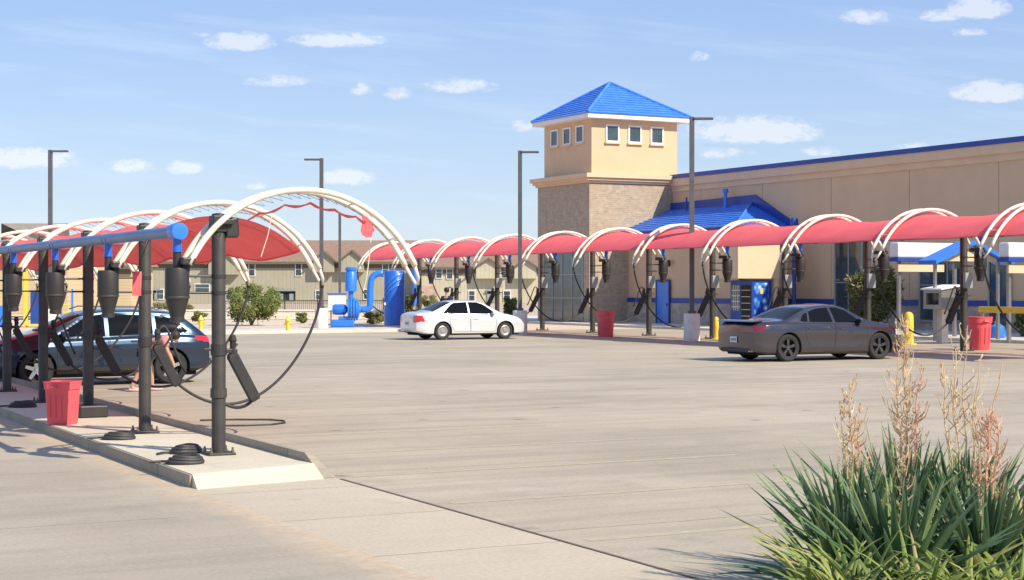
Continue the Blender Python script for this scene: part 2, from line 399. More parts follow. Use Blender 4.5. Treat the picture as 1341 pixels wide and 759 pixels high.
for (px, py, rx, ry, am) in CL:
    u0, v0 = (px-CX)/F, (HZ-py)/F
    du = mathn(N, L, 'DIVIDE', mathn(N, L, 'SUBTRACT', U, u0), rx/F); dv = mathn(N, L, 'DIVIDE', mathn(N, L, 'SUBTRACT', V, v0-ry*.15/F), ry/F)
    # flat cloud bases: squeeze the lower half
    dv = mathn(N, L, 'ADD', mathn(N, L, 'MAXIMUM', dv, 0), mathn(N, L, 'MULTIPLY', mathn(N, L, 'MINIMUM', dv, 0), 1.5))
    d2 = mathn(N, L, 'ADD', mathn(N, L, 'MULTIPLY', du, du), mathn(N, L, 'MULTIPLY', dv, dv))
    m_ = mathn(N, L, 'MULTIPLY', mathn(N, L, 'SUBTRACT', 1.45, d2), am)
    acc = m_ if acc is None else mathn(N, L, 'MAXIMUM', acc, m_)
dens = mathn(N, L, 'ADD', acc, nz)
cov = ramp(N, L, dens, [(.1, (0,)*3), (1.05, (1,)*3)])
cov = mathn(N, L, 'MULTIPLY', cov, mathn(N, L, 'MULTIPLY', ramp(N, L, acc, [(.0, (0,)*3), (.30, (.92,)*3)])))
# thin cirrus streaks
cs = N.new('ShaderNodeCombineXYZ'); L.new(mathn(N, L, 'ADD', U, mathn(N, L, 'MULTIPLY', V, 1.)), cs.inputs[0]); L.new(mathn(N, L, 'ADD', mathn(N, L, 'MULTIPLY', V, 9), mathn(N, L, 'MULTIPLY', U, .9)), cs.inputs[1])
ci = ramp(N, L, noise(N, L, cs.outputs[0], 6, 6, .6), [(.5, (0,)*3), (.8, (.30,)*3)])
ccol = ramp(N, L, dens, [(.2, (5.3,5.6,6.3)), (1., (7.0,6.8,6.6))])
grad = ramp(N, L, mathn(N, L, 'MULTIPLY', V, 4.), [(.0, (.41,.475,.57)), (.28, (.335,.43,.59)), (.72, (.245,.355,.60)), (1., (.205,.32,.60))])
gs = N.new('ShaderNodeVectorMath'); gs.operation = 'SCALE'; gs.inputs['Scale'].default_value = 9.2; L.new(grad, gs.inputs[0])
skyb = mixc(N, L, .72, sky.outputs[0], gs.outputs[0])
hazec = mixc(N, L, ci, skyb, (5.4, 6.2, 7.2))
SKYMIX = mixc(N, L, cov, hazec, ccol)
L.new(SKYMIX, bg.inputs['Color'])
S.view_settings.view_transform = 'Standard'; S.view_settings.look = 'None'; S.view_settings.gamma = 1
S.view_settings.exposure = .55; S.view_settings.use_curve_mapping = False

# ------------------------------------------------------------------ ground
def sheet(name, q0, q1, t0, t1, z, m, kind='structure', th=0):
    b = MB()
    if th: b.box(q0, q1, t0, t1, z-th, z)
    else: b.add([(q0,t0,z),(q1,t0,z),(q1,t1,z),(q0,t1,z)], [(0,1,2,3)])
    o = b.build(name, m, rz=A); o['kind'] = kind; return o
g = MB(); g.add([(-3000,-3000,-.02),(3000,-3000,-.02),(3000,3000,-.02),(-3000,3000,-.02)], [(0,1,2,3)])
tag(g.build('ground', M['sand']), kind='structure')
T_EDGE = 65.9
sheet('lot_pavement', 6.16, 41.9, -30, T_EDGE, 0, M['lot'])
sheet('drive_lane', -40, 3.9, -30, T_EDGE, 0, M['lane'])
sheet('island_strip', 4.6, 6.16, -30, 16.5, 0, M['strip'])
sheet('gutter', 3.9, 4.6, -30, T_EDGE, 0, M['dirt'])
sheet('rear_pavement', 6.16, 41.9, T_EDGE, T_EDGE+.01, -.004, M['lot'])
sheet('gravel_bed', -60, 41.9, T_EDGE+.1, 150, -.01, M['gravel'])
tag(sheet('pavement_joint', 6.145, 6.175, -30, 15.6, .006, M['joint']), kind='structure')
# kerbs and walkway
b = MB(); b.bbox(-40, 30, T_EDGE, T_EDGE+.18, -.05, .12, .02); tag(b.build('far_kerb', M['kerb'], rz=A), kind='structure')
b = MB(); b.box(-40, 30, T_EDGE+.18, T_EDGE+4.6, -.05, .10); tag(b.build('far_sidewalk', M['walk'], rz=A), kind='structure')
b = MB(); b.bbox(41.9, 42.1, 10, 95, -.05, .11, .02); tag(b.build('building_kerb', M['kerb'], rz=A), kind='structure')
b = MB(); b.box(42.1, 62, 10, 95, -.05, .10); tag(b.build('walkway', M['walk'], rz=A), kind='structure')
# raised island of the near row
b = MB(); b.add([(4.62,15.45,0),(6.02,15.7,0),(6.02,16.0,.13),(4.62,15.62,.13),(4.62,60,0),(4.62,60,.13),(6.02,60,.13)],
                [(0,1,2,3),(0,3,5,4),(3,2,6,5)])
tag(b.build('traffic_island', M['island'], rz=A), kind='structure')
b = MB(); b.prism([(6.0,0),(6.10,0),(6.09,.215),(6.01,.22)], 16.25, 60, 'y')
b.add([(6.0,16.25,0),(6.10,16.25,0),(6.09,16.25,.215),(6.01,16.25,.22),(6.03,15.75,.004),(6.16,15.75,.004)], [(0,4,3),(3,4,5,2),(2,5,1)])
tag(b.build('island_kerb', M['kerb_stain_shade'], rz=A), kind='structure')  # dark concrete also carries the painted shade of the inner face
b = MB(); b.box(4.595, 4.617, 15.62, 60, -.01, .122); tag(b.build('island_kerb_face', M['kerb_stain_shade'], rz=A), kind='structure')  # thin slab added to darken the island side with painted stain and shade
# parking stripes
def stripe(q0, q1, t, w=.06):
    b = MB(); b.add([(0,-w,0),(q1-q0,-w,0),(q1-q0,w,0),(0,w,0)], [(0,1,2,3)])
    return b
for i, t in enumerate([8.5, 10.95, 13.4, 15.75, 18.0, 20.4, 23.4, 26.5]):
    o = stripe(0, 4.8, 0).build('parking_stripe', M['stripe'], loc=W(6.35, t, .0018), rz=A); o['kind'] = 'structure'
for i in range(12):
    t = TQ(1262, 35.5)-2.2-4.5+4.5*i
    o = stripe(0, 5.2, 0).build('parking_stripe', M['stripe'], loc=W(28.2, t, .0018), rz=A); o['kind'] = 'structure'

# ------------------------------------------------------------------ vacuum stations
AC, RR, APX = .955, 1.465, 2.90
def arch_pt(phi, y=0, dr=0):     # phi from vertical, + toward the stalls
    return Vector((AC + (RR+dr)*math.sin(phi), y, APX - RR + (RR+dr)*math.cos(phi)))
def bez(p0, p1, p2, p3, n=26):
    out = []
    for i in range(n+1):
        t = i/n; u = 1-t
        out.append(Vector(p0)*u**3 + Vector(p1)*3*u*u*t + Vector(p2)*3*u*t*t + Vector(p3)*t**3)
    return out
def make_station():
    r = empty('vacuum_station', cat='vacuum station')
    b = MB(); b.lathe([(.076,0.02),(.076,2.60),(.070,2.62),(.02,2.63)], n=20); post = b.build('post', M['post'], r, True)
    b = MB(); b.bbox(-.15,.15,-.15,.15,0,.028,.006); bp = b.build('base_plate', M['post'], post)
    for x in (-.12,.12):
        for y in (-.12,.12):
            b = MB(); b.lathe([(.012,.02),(.012,.085)], (x,y,0), 8); b.lathe([(.02,.03),(.02,.05)], (x,y,0), 6); b.build('bolt', M['bolt'], post)
    for y in (-.14,.14):
        b = MB(); b.tube([arch_pt(R(-64.5+129*i/40), y) for i in range(41)], .034, 10)
        e = arch_pt(R(64.5), y)
        b.tube([e+Vector((-.01,0,.02)), e+Vector((.06,-y*.35,-.13)), e+Vector((.085,-y*.8,-.21))], [.022,.020,.018], 8)
        b.build('arch_tube', M['white_tube'], r, 'all')
    for ph in (-50,-25,0,25,50):
        b = MB(); b.tube([arch_pt(R(ph), -.14), arch_pt(R(ph), .14)], .011, 6); b.build('arch_spreader', M['white_tube'], r)
    b = MB(); pts = []
    for i in range(43):
        ph = R(-48+96*i/42); pts.append(arch_pt(ph, .14*(1 if i%2 else -1), -.03 if i%2 else -.10))
    b.tube(pts, .0032, 4); b.build('lacing_cord', M['galv'], r)
    b = MB(); b.bbox(-.45,-.30,-.17,.17,2.06,2.14,.015); b.lathe([(.05,1.99),(.055,2.10)], (-.37,0,0), 10); b.build('arch_clamp', M['black'], r)
    b = MB(); b.bbox(-.02,.13,-.15,.15,2.50,2.56,.01); b.bbox(-.085,.085,-.09,.09,2.42,2.60,.012); b.build('post_head', M['black'], r)
    # separator canister
    b = MB(); b.lathe([(.05,2.03),(.122,2.03),(.130,2.0),(.130,1.72),(.126,1.70),(.074,1.50),(.080,1.495),(.080,1.45),(.03,1.44)], (-.46,0,0), 24)
    can = b.build('canister', M['black'], r, True)
    b = MB(); b.lathe([(.133,1.725),(.136,1.715),(.133,1.70)], (-.46,0,0), 24, cap=False); b.build('canister_rim', M['post'], can, True)
    b = MB(); b.lathe([(.045,2.02),(.045,2.22)], (-.46,0,0), 14); b.build('drop_pipe', M['black'], r, True)
    b = MB(); b.lathe([(.050,2.20),(.050,2.40)], (-.46,0,0), 14); b.lathe([(.056,2.20),(.056,2.23)], (-.46,0,0), 14); b.build('pipe_saddle', M['blue_pipe'], r, True)
    for z in (1.94, 1.76):
        b = MB(); b.tube([(-.34,0,z),(-.07,0,z)], .013, 8); b.lathe([(.082,z-.02),(.082,z+.02)], n=16); b.build('bracket', M['black'], r)
    # nozzle holder
    b = MB(); b.lathe([(.088,1.08),(.088,1.20)], n=18); b.bbox(.07,.20,-.05,.05,1.10,1.15,.008); b.bbox(-.17,-.07,-.02,.02,1.13,1.16,.006)
    b.tube([(.14,-.05,1.13),(.19,-.05,1.20),(.19,.05,1.20),(.14,.05,1.13)], .012, 6)
    hold = b.build('nozzle_holder', M['black'], r)
    b = MB(); b.lathe([(.03,1.12),(.034,1.22),(.045,1.24),(.03,1.30)], (.16,0,0), 12)
    d = (Vector((.42,0,.58))-Vector((.13,0,1.10))).normalized(); nrm = Vector((d.z,0,-d.x))
    a0, a1 = Vector((.14,0,1.10)), Vector((.42,0,.58)); w = .045
    vs = []
    for p, ww, dd in ((a0,.040,.035),(a0+(a1-a0)*.06,.050,.055),(a0+(a1-a0)*.94,.050,.055),(a1,.044,.040)):
        vs += [p+nrm*dd+Vector((0,ww,0)), p+nrm*dd-Vector((0,ww,0)), p-nrm*dd-Vector((0,ww,0)), p-nrm*dd+Vector((0,ww,0))]
    fs = [(0,1,2,3),(15,14,13,12)]
    for k in range(3):
        for i in range(4): fs.append((k*4+i, k*4+(i+1)%4, k*4+4+(i+1)%4, k*4+4+i))
    b.add(vs, fs); b.build('nozzle', M['rubber'], r)
    return r
def add_hose(r, v=0):
    e = arch_pt(R(64.5), 0)+Vector((.085,0,-.21))
    rnd = random.Random(v)
    dz, da = rnd.uniform(-.06,.08), rnd.uniform(-.12,.12)
    b = MB()
    b.tube([e+Vector((-.01,0,.06)), e, e+Vector((0,0,-.04))], .026, 10)
    b.tube(bez(e, e+Vector((-.02,0.02,-.75+dz)), (1.35+da,.06,-.22+dz), (.42,0,.60), 34), .0185, 8)
    if v % 2:
        b.tube(bez((.18,0,1.28), (.40,.05,1.62), (.25,-.12,.20+dz), (1.45+da,.03,.16), 20)[:12], .0165, 8)
    b.build('hose', M['hose'], r, 'all')
proto = make_station()
Q_L, Q_R = 5.42, 35.5
T_L0, S_L = 17.33, 3.05
T_R0, S_R = TQ(1262, Q_R), 4.50
SCR = 1.48
lab_l = ['nearest vacuum station of the left row, its bare arch trailing a torn red rag',
 'second vacuum station of the left row, post between end post and red bin',
 'third vacuum station of the left row, black post with a dark block round its foot',
 'fourth vacuum station of the left row, black post right behind the red bin',
 'fifth vacuum station of the left row, black post near the left edge of the photo']
lab_l += ['%s vacuum station of the left row, a white twin arch over red canopy' % ORD[i] for i in (5,6,7,8)]
stations = []
for k in range(9):
    r = proto if k == 0 else copy_tree(proto)
    r.location = W(Q_L, T_L0+S_L*k, .13); r.rotation_euler.z = A
    tag(r, lab_l[k], 'vacuum station', 'vacuum stations of the near left row'); stations.append(r)
lab_r = {-2:'vacuum station of the far row outermost at the right edge of the photo',
 -1:'vacuum station cut by the right edge, its black hose hanging past the red bin',
 0:'vacuum station with black post directly left of the round red bin at the right',
 1:'vacuum station behind the front of the grey sedan, before the leafy shrub',
 2:'vacuum station with black post behind the rear roof of the grey sedan beside blue machine',
 3:'vacuum station just right of the white concrete lamp base, left of the grey sedan tail',
 4:'vacuum station before the blue door, between red bin and white lamp base',
 5:'vacuum station with its post touching the red bin before the brick tower',
 6:'vacuum station in front of the glass storefront of the brick tower',
 7:'vacuum station standing just behind the bonnet of the white sedan',
 8:'far end vacuum station rising behind the roof of the white sedan'}
for k in range(-2, 9):
    r = copy_tree(proto); r.location = W(Q_R, T_R0+S_R*k, 0); r.rotation_euler.z = A+math.pi; r.scale = (SCR,)*3
    tag(r, lab_r[k], 'vacuum station', 'vacuum stations of the far row'); stations.append(r)
    b = MB(); b.bbox(-.10,.10,-.16,-.085,1.30,1.62,.008); bx = b.build('control_box', M['frame_grey'], r)
    b = MB(); b.box(-.07,.07,-.163,-.161,1.44,1.57); b.build('instruction_plate', M['frame_grey'], bx)
# the box sits on the camera side of the post
for r in stations[9:]:
    for c in r.children:
        if c.name.startswith('control_box'): c.rotation_euler.z = math.pi
for i, r in enumerate(stations):
    if i == 0:
        b = MB(); b.tube(bez((.40,0,.60),(.28,.05,.42),(.10,.12,.52),(0.0,.09,.62),16), .0185, 8); b.build('hose', M['hose'], r, 'all')
        b = MB(); b.bbox(.06,.20,-.10,.10,2.36,2.58,.02); fl = b.build('floodlight', M['black'], r)
        b = MB(); b.add([(.205,-.08,2.38),(.205,.08,2.38),(.205,.08,2.50),(.205,-.08,2.50)], [(0,1,2,3)]); b.build('lens', M['lens'], fl)
        b = MB(); b.lathe([(.09,.62),(.09,.72)], n=16); b.build('hose_collar', M['post'], r)
    else: add_hose(r, i)

# suction pipes
def pipe_along(name, q, t0, t1, z, rad, m, ends=None, zb=0):
    r = empty(name, W(q, t0, zb), A)
    b = MB(); b.tube([(0,0,z-zb),(0,t1-t0,z-zb)], rad, 20); b.build('pipe_run', m, r, 'sm')
    return r
r = pipe_along('suction_pipe', Q_L-.46, T_L0-.02, T_L0+S_L*8.4, 2.55, .066, M['blue_grey_pipe'], zb=.13)
tag(r, 'faded blue suction pipe carried along the posts of the near left row', 'pipe')
b = MB(); b.lathe([(.05,-.10),(.088,-.095),(.092,-.08),(.092,.11),(.075,.12)], (0,0,2.42), 28, 'y'); b.build('end_cap', M['blue_light'], r, True)
for k in range(1, 8):
    for dt in (-.10, .10):
        b = MB(); b.lathe([(.072,-.02),(.072,.02)], (0,S_L*k+dt+.02,2.42), 20, 'y', cap=True); b.build('coupling', M['blue_grey_pipe'], r, True)
tend = TQ(546, Q_R+.46*SCR)
r = pipe_along('suction_pipe', Q_R+.46*SCR, T_R0-S_R*2.4, tend, 3.60, .11, M['blue_dark'])
tag(r, 'long dark blue suction pipe under the red canopies of the far row', 'pipe')
LEN = tend-(T_R0-S_R*2.4)
for k in range(1, 11):
    b = MB(); b.lathe([(.125,-.05),(.125,.05)], (0,S_R*k+.9,3.60), 20, 'y'); b.build('coupling', M['blue_dark'], r, True)
b = MB(); b.tube([(0,LEN-.05,3.6),(0,LEN+.18,3.56),(0,LEN+.30,3.40),(0,LEN+.33,3.1),(0,LEN+.33,1.15),(-.1,LEN+.33,.95),(-.3,LEN+.33,.88),(-1.0,LEN+.33,.88)], .125, 14)
b.build('riser', M['blue_light'], r, 'all')

# canopies
def canopy(len_, sag, sc, v=0, lo=-40, hi=52, gap=.12, straight=0.):
    b = MB(); nu, nv = 26, 16; rnd = random.Random(v)
    for j in range(nv+1):
        s = j/nv; k = 4*s*(1-s)
        for i in range(nu+1):
            ph = R(lo+(hi-lo)*i/nu)
            dr = -.045 - gap*max(0, math.cos(ph*1.55)) - .02*k*math.cos(ph)
            p = arch_pt(ph, 0, dr); b.v.append((p.x+math.sin(i*1.3+v)*.004*k, s*len_/sc, p.z - sag*k*(1-straight*min(1, abs(ph)/R(50))**2) + .008*math.sin(i*.9+j*.7+v)*k))
    for j in range(nv):
        for i in range(nu):
            o = j*(nu+1)+i; b.f.append((o, o+1, o+nu+2, o+nu+1))
    return b
def make_canopy(loc, rz, sc, len_, label, group, v, hem=True, **kw):
    r = empty('shade_canopy', loc, rz, label, 'canopy', group, sc)
    cb_ = canopy(len_, .085, sc, v, **kw)
    vs = list(cb_.v); nu = 26
    cb_.build('fabric', M['fabric'], r, 'all')
    b = MB()
    for i in (0, nu): b.tube([Vector(vs[j*(nu+1)+i]) for j in range(17)], .012, 6)
    b.build('hem_cable', M['fabric'], r)
    return r
gl = 'red shade canopies over the near left row'
for k in range(1, 8):
    make_canopy(W(Q_L, T_L0+S_L*k, .13), A, 1., S_L,
      ('red fabric canopy nearest the camera in the left row, its underside in view' if k == 1 else
       '%s red fabric canopy of the left row, counted from its near end' % ORD[k-1]), gl, k)
lr = {-2:'red canopy cut by the right edge of the photo, furthest right in the far row',-1:'big red canopy before the tan wall at the right edge, over the round red bin',
 0:'red canopy above the front of the grey sedan, left of the white boards',1:'red canopy above the roof of the grey sedan',2:'red canopy below the right end of the blue hip roof',
 3:'red canopy below the middle of the blue tiled hip roof',4:'red canopy just right of the brick tower, under the blue roof end',5:'red canopy crossing the sunlit right face of the brick tower',
 6:'red canopy crossing the shaded left face of the brick tower',7:'red canopy above the bonnet of the white sedan'}
for k in range(-2, 8):
    # canopy runs from station k to k+1 (local +y is towards the camera, so start at k+1)
    make_canopy(W(Q_R, T_R0+S_R*(k+1), 0), A+math.pi, SCR, S_R, lr[k], 'red shade canopies over the far row', k+20, lo=-36, hi=53.5, gap=.04, straight=.9)
make_canopy(W(Q_R, T_R0+S_R*9, 0), A+math.pi, SCR, S_R, 'last red canopy at the far left end of the far row, above the blue cabinet', 'red shade canopies over the far row', 33, lo=-36, hi=53.5, gap=.04, straight=.9)
r = copy_tree(proto); r.location = W(Q_R, T_R0+S_R*9, 0); r.rotation_euler.z = A+math.pi; r.scale = (SCR,)*3
tag(r, 'vacuum station behind the bare near arch, last of the far row', 'vacuum station', 'vacuum stations of the far row')
add_hose(r, 40)
# torn rag on the bare arch
r = empty('torn_canopy_rag', W(Q_L, T_L0, .13), A, 'torn strip of red canopy cloth trailing under the bare near arch', 'cloth')
b = MB(); pts = [Vector((.12,.05,2.50)), arch_pt(R(-22),.05,-.17), arch_pt(R(-8),.05,-.15), arch_pt(R(5),.05,-.13), arch_pt(R(18),.05,-.14), arch_pt(R(30),.1,-.09), arch_pt(R(37),.12,-.04)]
sm = []
for i in range(len(pts)-1):
    for j in range(5):
        t = j/5; sm.append(pts[i].lerp(pts[i+1], t)+Vector((0,0,-.03*math.sin(math.pi*t))))
n0 = len(b.v)
for i, p in enumerate(sm):
    w = .013+.004*math.sin(i*1.7); b.v += [tuple(p+Vector((0,-.02,w))), tuple(p+Vector((.01,.02,-w)))]
for i in range(len(sm)-1): b.f.append((n0+2*i, n0+2*i+1, n0+2*i+3, n0+2*i+2))
b.build('cloth_strip', M['fabric'], r, 'all')
b = MB(); e = arch_pt(R(36), .12, -.04)
gx = [(-.07,.06),(-.02,.10),(.03,.09),(.07,.04),(-.05,0),(0,.02),(.05,-.02),(.08,-.06),(-.09,-.12),(-.02,-.10),(.04,-.10),(.09,-.12),(-.06,-.17),(0,-.20),(.05,-.19),(.07,-.14)]
b.add([e+Vector((x, .02*math.sin(i*2.1), z)) for i, (x, z) in enumerate(gx)], [(4*j+i, 4*j+i+1, 4*j+i+5, 4*j+i+4) for j in range(3) for i in range(3)])
b.build('cloth_flap', M['fabric'], r, 'all')
b = MB(); b.tube([e+Vector((.05,0,-.18)), e+Vector((.03,0,-.40)), e+Vector((.0,0,-.62)), e+Vector((-.04,0,-.8))], .005, 5)
b.build('loose_cord', M['white_tube'], r)
b = MB(); b.tube([(.62,.05,2.60),(.58,.05,2.40),(.50,.05,2.16)], .005, 5); b.build('loose_cord', M['white_tube'], r)
r = empty('cloth_scrap', W(Q_L-.62, T_L0+S_L*.35, .13), A, 'small rose cloth scrap hanging beside the nearest vacuum canister', 'cloth')
b = MB()
for j in range(6):
    for i in range(4): b.v.append((-.05+.035*i+.01*math.sin(j), .03*math.sin(i*2+j), 2.0-.055*j))
b.f += [(j*4+i, j*4+i+1, j*4+i+5, j*4+i+4) for j in range(5) for i in range(3)]
b.build('cloth', M['fabric'], r, 'all')
b = MB(); b.tube([(0,0,2.0),(.08,.02,2.2),(.16,.02,2.39)], .005, 5); b.build('tie_cord', M['rubber'], r)
# ballast block round third post
b = MB(); b.bbox(-.20,.20,-.20,.20,0,.17,.02); o = b.build('ballast_block', M['black'], loc=W(Q_L-.02, T_L0+S_L*2-.25, .131), rz=A)
tag(o, 'low black ballast block at the foot of the third left post', 'block')

# ------------------------------------------------------------------ bins
def make_bin(loc, rz, sc, label, round_=False):
    r = empty('trash_bin', loc, rz, label, 'bin', None, sc)
    b = MB(); n = 32
    def ring(w, z, e):
        out = []
        for i in range(n):
            a = 2*math.pi*i/n; c, s = math.cos(a), math.sin(a)
            out.append((w*math.copysign(abs(c)**(2/e), c), w*math.copysign(abs(s)**(2/e), s), z))
        return out
    e = 2.3 if round_ else 5
    rings = [ring(.19,0,e), ring(.197,.02,e), ring(.222,.50,e), ring(.225,.56,e), ring(.240,.565,e), ring(.246,.66,e), ring(.252,.665,e), ring(.252,.69,e), ring(.235,.69,e), ring(.225,.56,e), ring(.18,.03,e)]
    for q in rings: b.v += q
    for k in range(len(rings)-1):
        for i in range(n): b.f.append((k*n+i, k*n+(i+1)%n, (k+1)*n+(i+1)%n, (k+1)*n+i))
    b.f.append(tuple(range(n))[::-1]); b.f.append(tuple(range((len(rings)-1)*n, len(rings)*n)))
    b.build('bin_body', M['bin'], r, True)
    for s in (-1, 1):
        b = MB(); b.tube([(-.06,s*.235,.60),(-.05,s*.272,.60),(.05,s*.272,.60),(.06,s*.235,.60)], .012, 6); b.build('handle', M['bin'], r)
    b = MB()
    for x in (-.10, 0, .10): b.tube([(x,-.214,.12),(x,-.232,.48)], .006, 5)
    b.build('rib', M['bin'], r)
    b = MB(); b.bbox(-.03,.03,-.258,-.245,.585,.64,.004); b.build('badge', M['bin'], r)
    return r
make_bin(G(82, 555, .13), R(-14), .83, 'square red plastic bin standing on the near concrete island')
make_bin(G(1283, 458), R(15), 1.50, 'round red plastic bin beside the black post at the right', True)
make_bin(G(793, 441), R(10), 1.50, 'red plastic bin in front of the brick tower', True)

# coiled mats on island
def coil(px, py, s, label, v):
    rnd = random.Random(v)
    b = MB()
    for j, (rr, z) in enumerate(((.19,.022),(.165,.052),(.13,.075))):
        pts = []
        for i in range(33):
            a = 2*math.pi*i/32*(1.02); pts.append((rr*s*(1+.05*math.sin(3*a+v))*math.cos(a)+.01*j, rr*s*.75*(1+.06*math.sin(2*a+v))*math.sin(a), z*s+.006*math.sin(a*2)))
        b.tube(pts, .024*s, 7)
    b.tube([(-.15*s,.05,.02),(-.25*s,.10,.018),(-.38*s,.06,.016)], .014, 6)
    o = b.build('hose_coil', M['hose'], loc=G(px, py, .13), rz=rnd.uniform(0, 1)); tag(o, label, 'hose coil', 'loose hose coils on the island')
coil(241, 607, .95, 'flat coil of dark hose on the island, nearest the camera', 1)
coil(243, 593, .95, 'coil of dark hose touching the foot of the nearest black post', 2)
coil(155, 575, .95, 'tangled dark hose coil on the island between bin and second post', 3)
coil(30, 533, 1.0, 'dark hose coil on the island left of the red bin', 4)
b = MB(); p0 = G(345, 555); pts = [(-1.0,.5,.016),(-.5,.62,.016),(0,.58,.016),(.24,.38,.016),(.30,.05,.016),(.15,-.25,.016),(-.2,-.42,.016),(-.7,-.5,.016)]
sm = []
for i in range(len(pts)-1): sm += [Vector(pts[i]).lerp(Vector(pts[i+1]), j/4) for j in range(4)]
o = b.tube(sm, .013, 6).build('ground_hose', M['hose'], loc=p0, rz=0); tag(o, 'thin dark hose looped on the pavement behind the nearest post', 'hose')

# ------------------------------------------------------------------ cars
def interp(tab, x):
    if x <= tab[0][0]: return tab[0][1]
    for (a, b_), (c, d) in zip(tab, tab[1:]):
        if x <= c:
            return b_+(d-b_)*(x-a)/(c-a)
    return tab[-1][1]
def smooth_tab(tab, x, h=.07): return sum(interp(tab, x+h*k)*w for k, w in ((-2,.1),(-1,.2),(0,.4),(1,.2),(2,.1)))
def inpoly(p, poly):
    x, y = p; c = False
    for i in range(len(poly)):
        x0, y0 = poly[i]; x1, y1 = poly[i-1]
        if (y0 > y) != (y1 > y) and x < (x1-x0)*(y-y0)/(y1-y0)+x0: c = not c
    return c
def make_car(c, loc, rz, label):
    r = empty(c['name'], loc, rz, label, 'car')
    x0, x1, W0, wb, wr = c['rear'], c['front'], c['hw'], c['wb'], c['wr']
    zs = c.get('zs', 1.)
    step = .022; nx = int((x1-x0)/step)+1
    def sec(x):
        zt = smooth_tab(c['top'], x)*zs; belt = min(interp(c['belt'], x)*zs, zt-.035)
        zb = interp(c['bot'], x)
        tf = max(0, (x-(x1-.62))/.62); tr = max(0, ((x0+.5)-x)/.5)
        w = W0*(1-.24*tf**2.4-.14*tr**2.4)
        # haunches over the wheels
        hn = sum(.018*math.exp(-((x-s*wb/2)/.42)**2) for s in (-1, 1))
        gh = max(0, zt-belt-.04)
        pts = []
        zm = zb+(belt-zb)*.42
        prof = [(w*.90, zb), (w*.968, zb+.05), (w*.985+hn*.3, zb+.16), (w*.982+hn, zm), (w*.995+hn, zm+(belt-zm)*.46), (w*.992+hn*.7, zm+(belt-zm)*.62), (w*.955, belt-.045), (w*.905, belt)]
        seg = [3,3,4,5,4,4,2]
        for (a, b_), n_ in zip(zip(prof, prof[1:]), seg):
            for i in range(n_): t = i/n_; pts.append((a[0]+(b_[0]-a[0])*t, a[1]+(b_[1]-a[1])*t))
        nb = len(pts)
        wr_ = w*.885 - gh*c.get('tum', .40); crown = .045+.03*min(1, gh/.3) if gh > .02 else .05
        z3 = zt-crown if gh > .02 else zt-.035
        z3 = max(z3, belt+.001)
        for i in range(20): t = i/20; pts.append((w*.905+(wr_-w*.905)*t+.012*math.sin(math.pi*t)*min(1,gh*4), belt+(z3-belt)*t))
        nr = len(pts)
        for i in range(13):
            a = i/12*math.pi/2; pts.append((wr_*math.cos(a)**.82 if i < 12 else 0, z3+(zt-z3)*math.sin(a)))
        return pts, nb, nr
    secs = []
    for i in range(nx+1):
        x = x0+(x1-x0)*i/nx; s, nb, nr = sec(x); secs.append((x, s))
    nv = len(secs[0][1])
    B = {}
    def grp(k):
        if k not in B: B[k] = ([], [], {})
        return B[k]
    def emit(k, ids, pos):
        vs, fs, mp = grp(k); f = []
        for i_, p in zip(ids, pos):
            if i_ not in mp: mp[i_] = len(vs); vs.append(p)
            f.append(mp[i_])
        fs.append(tuple(f))
    Rw = wr+.045
    V = {}
    for side in (1, -1):
        for i, (x, s) in enumerate(secs):
            for j, (w, z) in enumerate(s): V[(side, i, j)] = [x, side*w, z]
    # wheel arch holes with their rims pulled onto the circle
    removed = set()
    for i in range(nx):
        for j in range(nb):
            cx = (secs[i][0]+secs[i+1][0])/2; cz = (secs[i][1][j][1]+secs[i][1][j+1][1])/2
            for s in (-1, 1):
                if math.hypot(cx-s*wb/2, cz-wr) < Rw: removed.add((i, j))
    for (i, j) in removed:
        for (a, b_) in ((i-1,j),(i+1,j),(i,j-1),(i,j+1)):
            if (a, b_) in removed or a < 0 or a >= nx or b_ < 0: continue
            for side in (1, -1):
                for vi in ((i,j),(i+1,j),(i,j+1),(i+1,j+1)):
                    if vi in ((a,b_),(a+1,b_),(a,b_+1),(a+1,b_+1)):
                        p = V[(side, *vi)]
                        for s in (-1, 1):
                            dx, dz = p[0]-s*wb/2, p[2]-wr; L_ = math.hypot(dx, dz)
                            if L_ < Rw+.05 and L_ > .05: p[0] = s*wb/2+dx/L_*Rw; p[2] = wr+dz/L_*Rw
    ws, rs = c['windshield'], c['rearwin']
    for (side, i, j), p in V.items():
        lists = c['side_windows'] if nb <= j <= nr else ()
        best = None
        for poly in lists:
            for a in range(len(poly)):
                ax, az = poly[a]; bx, bz = poly[(a+1) % len(poly)]; az *= zs; bz *= zs
                dx, dz_ = bx-ax, bz-az; t = max(0, min(1, ((p[0]-ax)*dx+(p[2]-az)*dz_)/(dx*dx+dz_*dz_)))
                qx, qz = ax+dx*t, az+dz_*t; d_ = math.hypot(p[0]-qx, p[2]-qz)
                if d_ < .0145 and (best is None or d_ < best[0]): best = (d_, qx, qz)
        if best: p[0], p[2] = best[1], best[2]
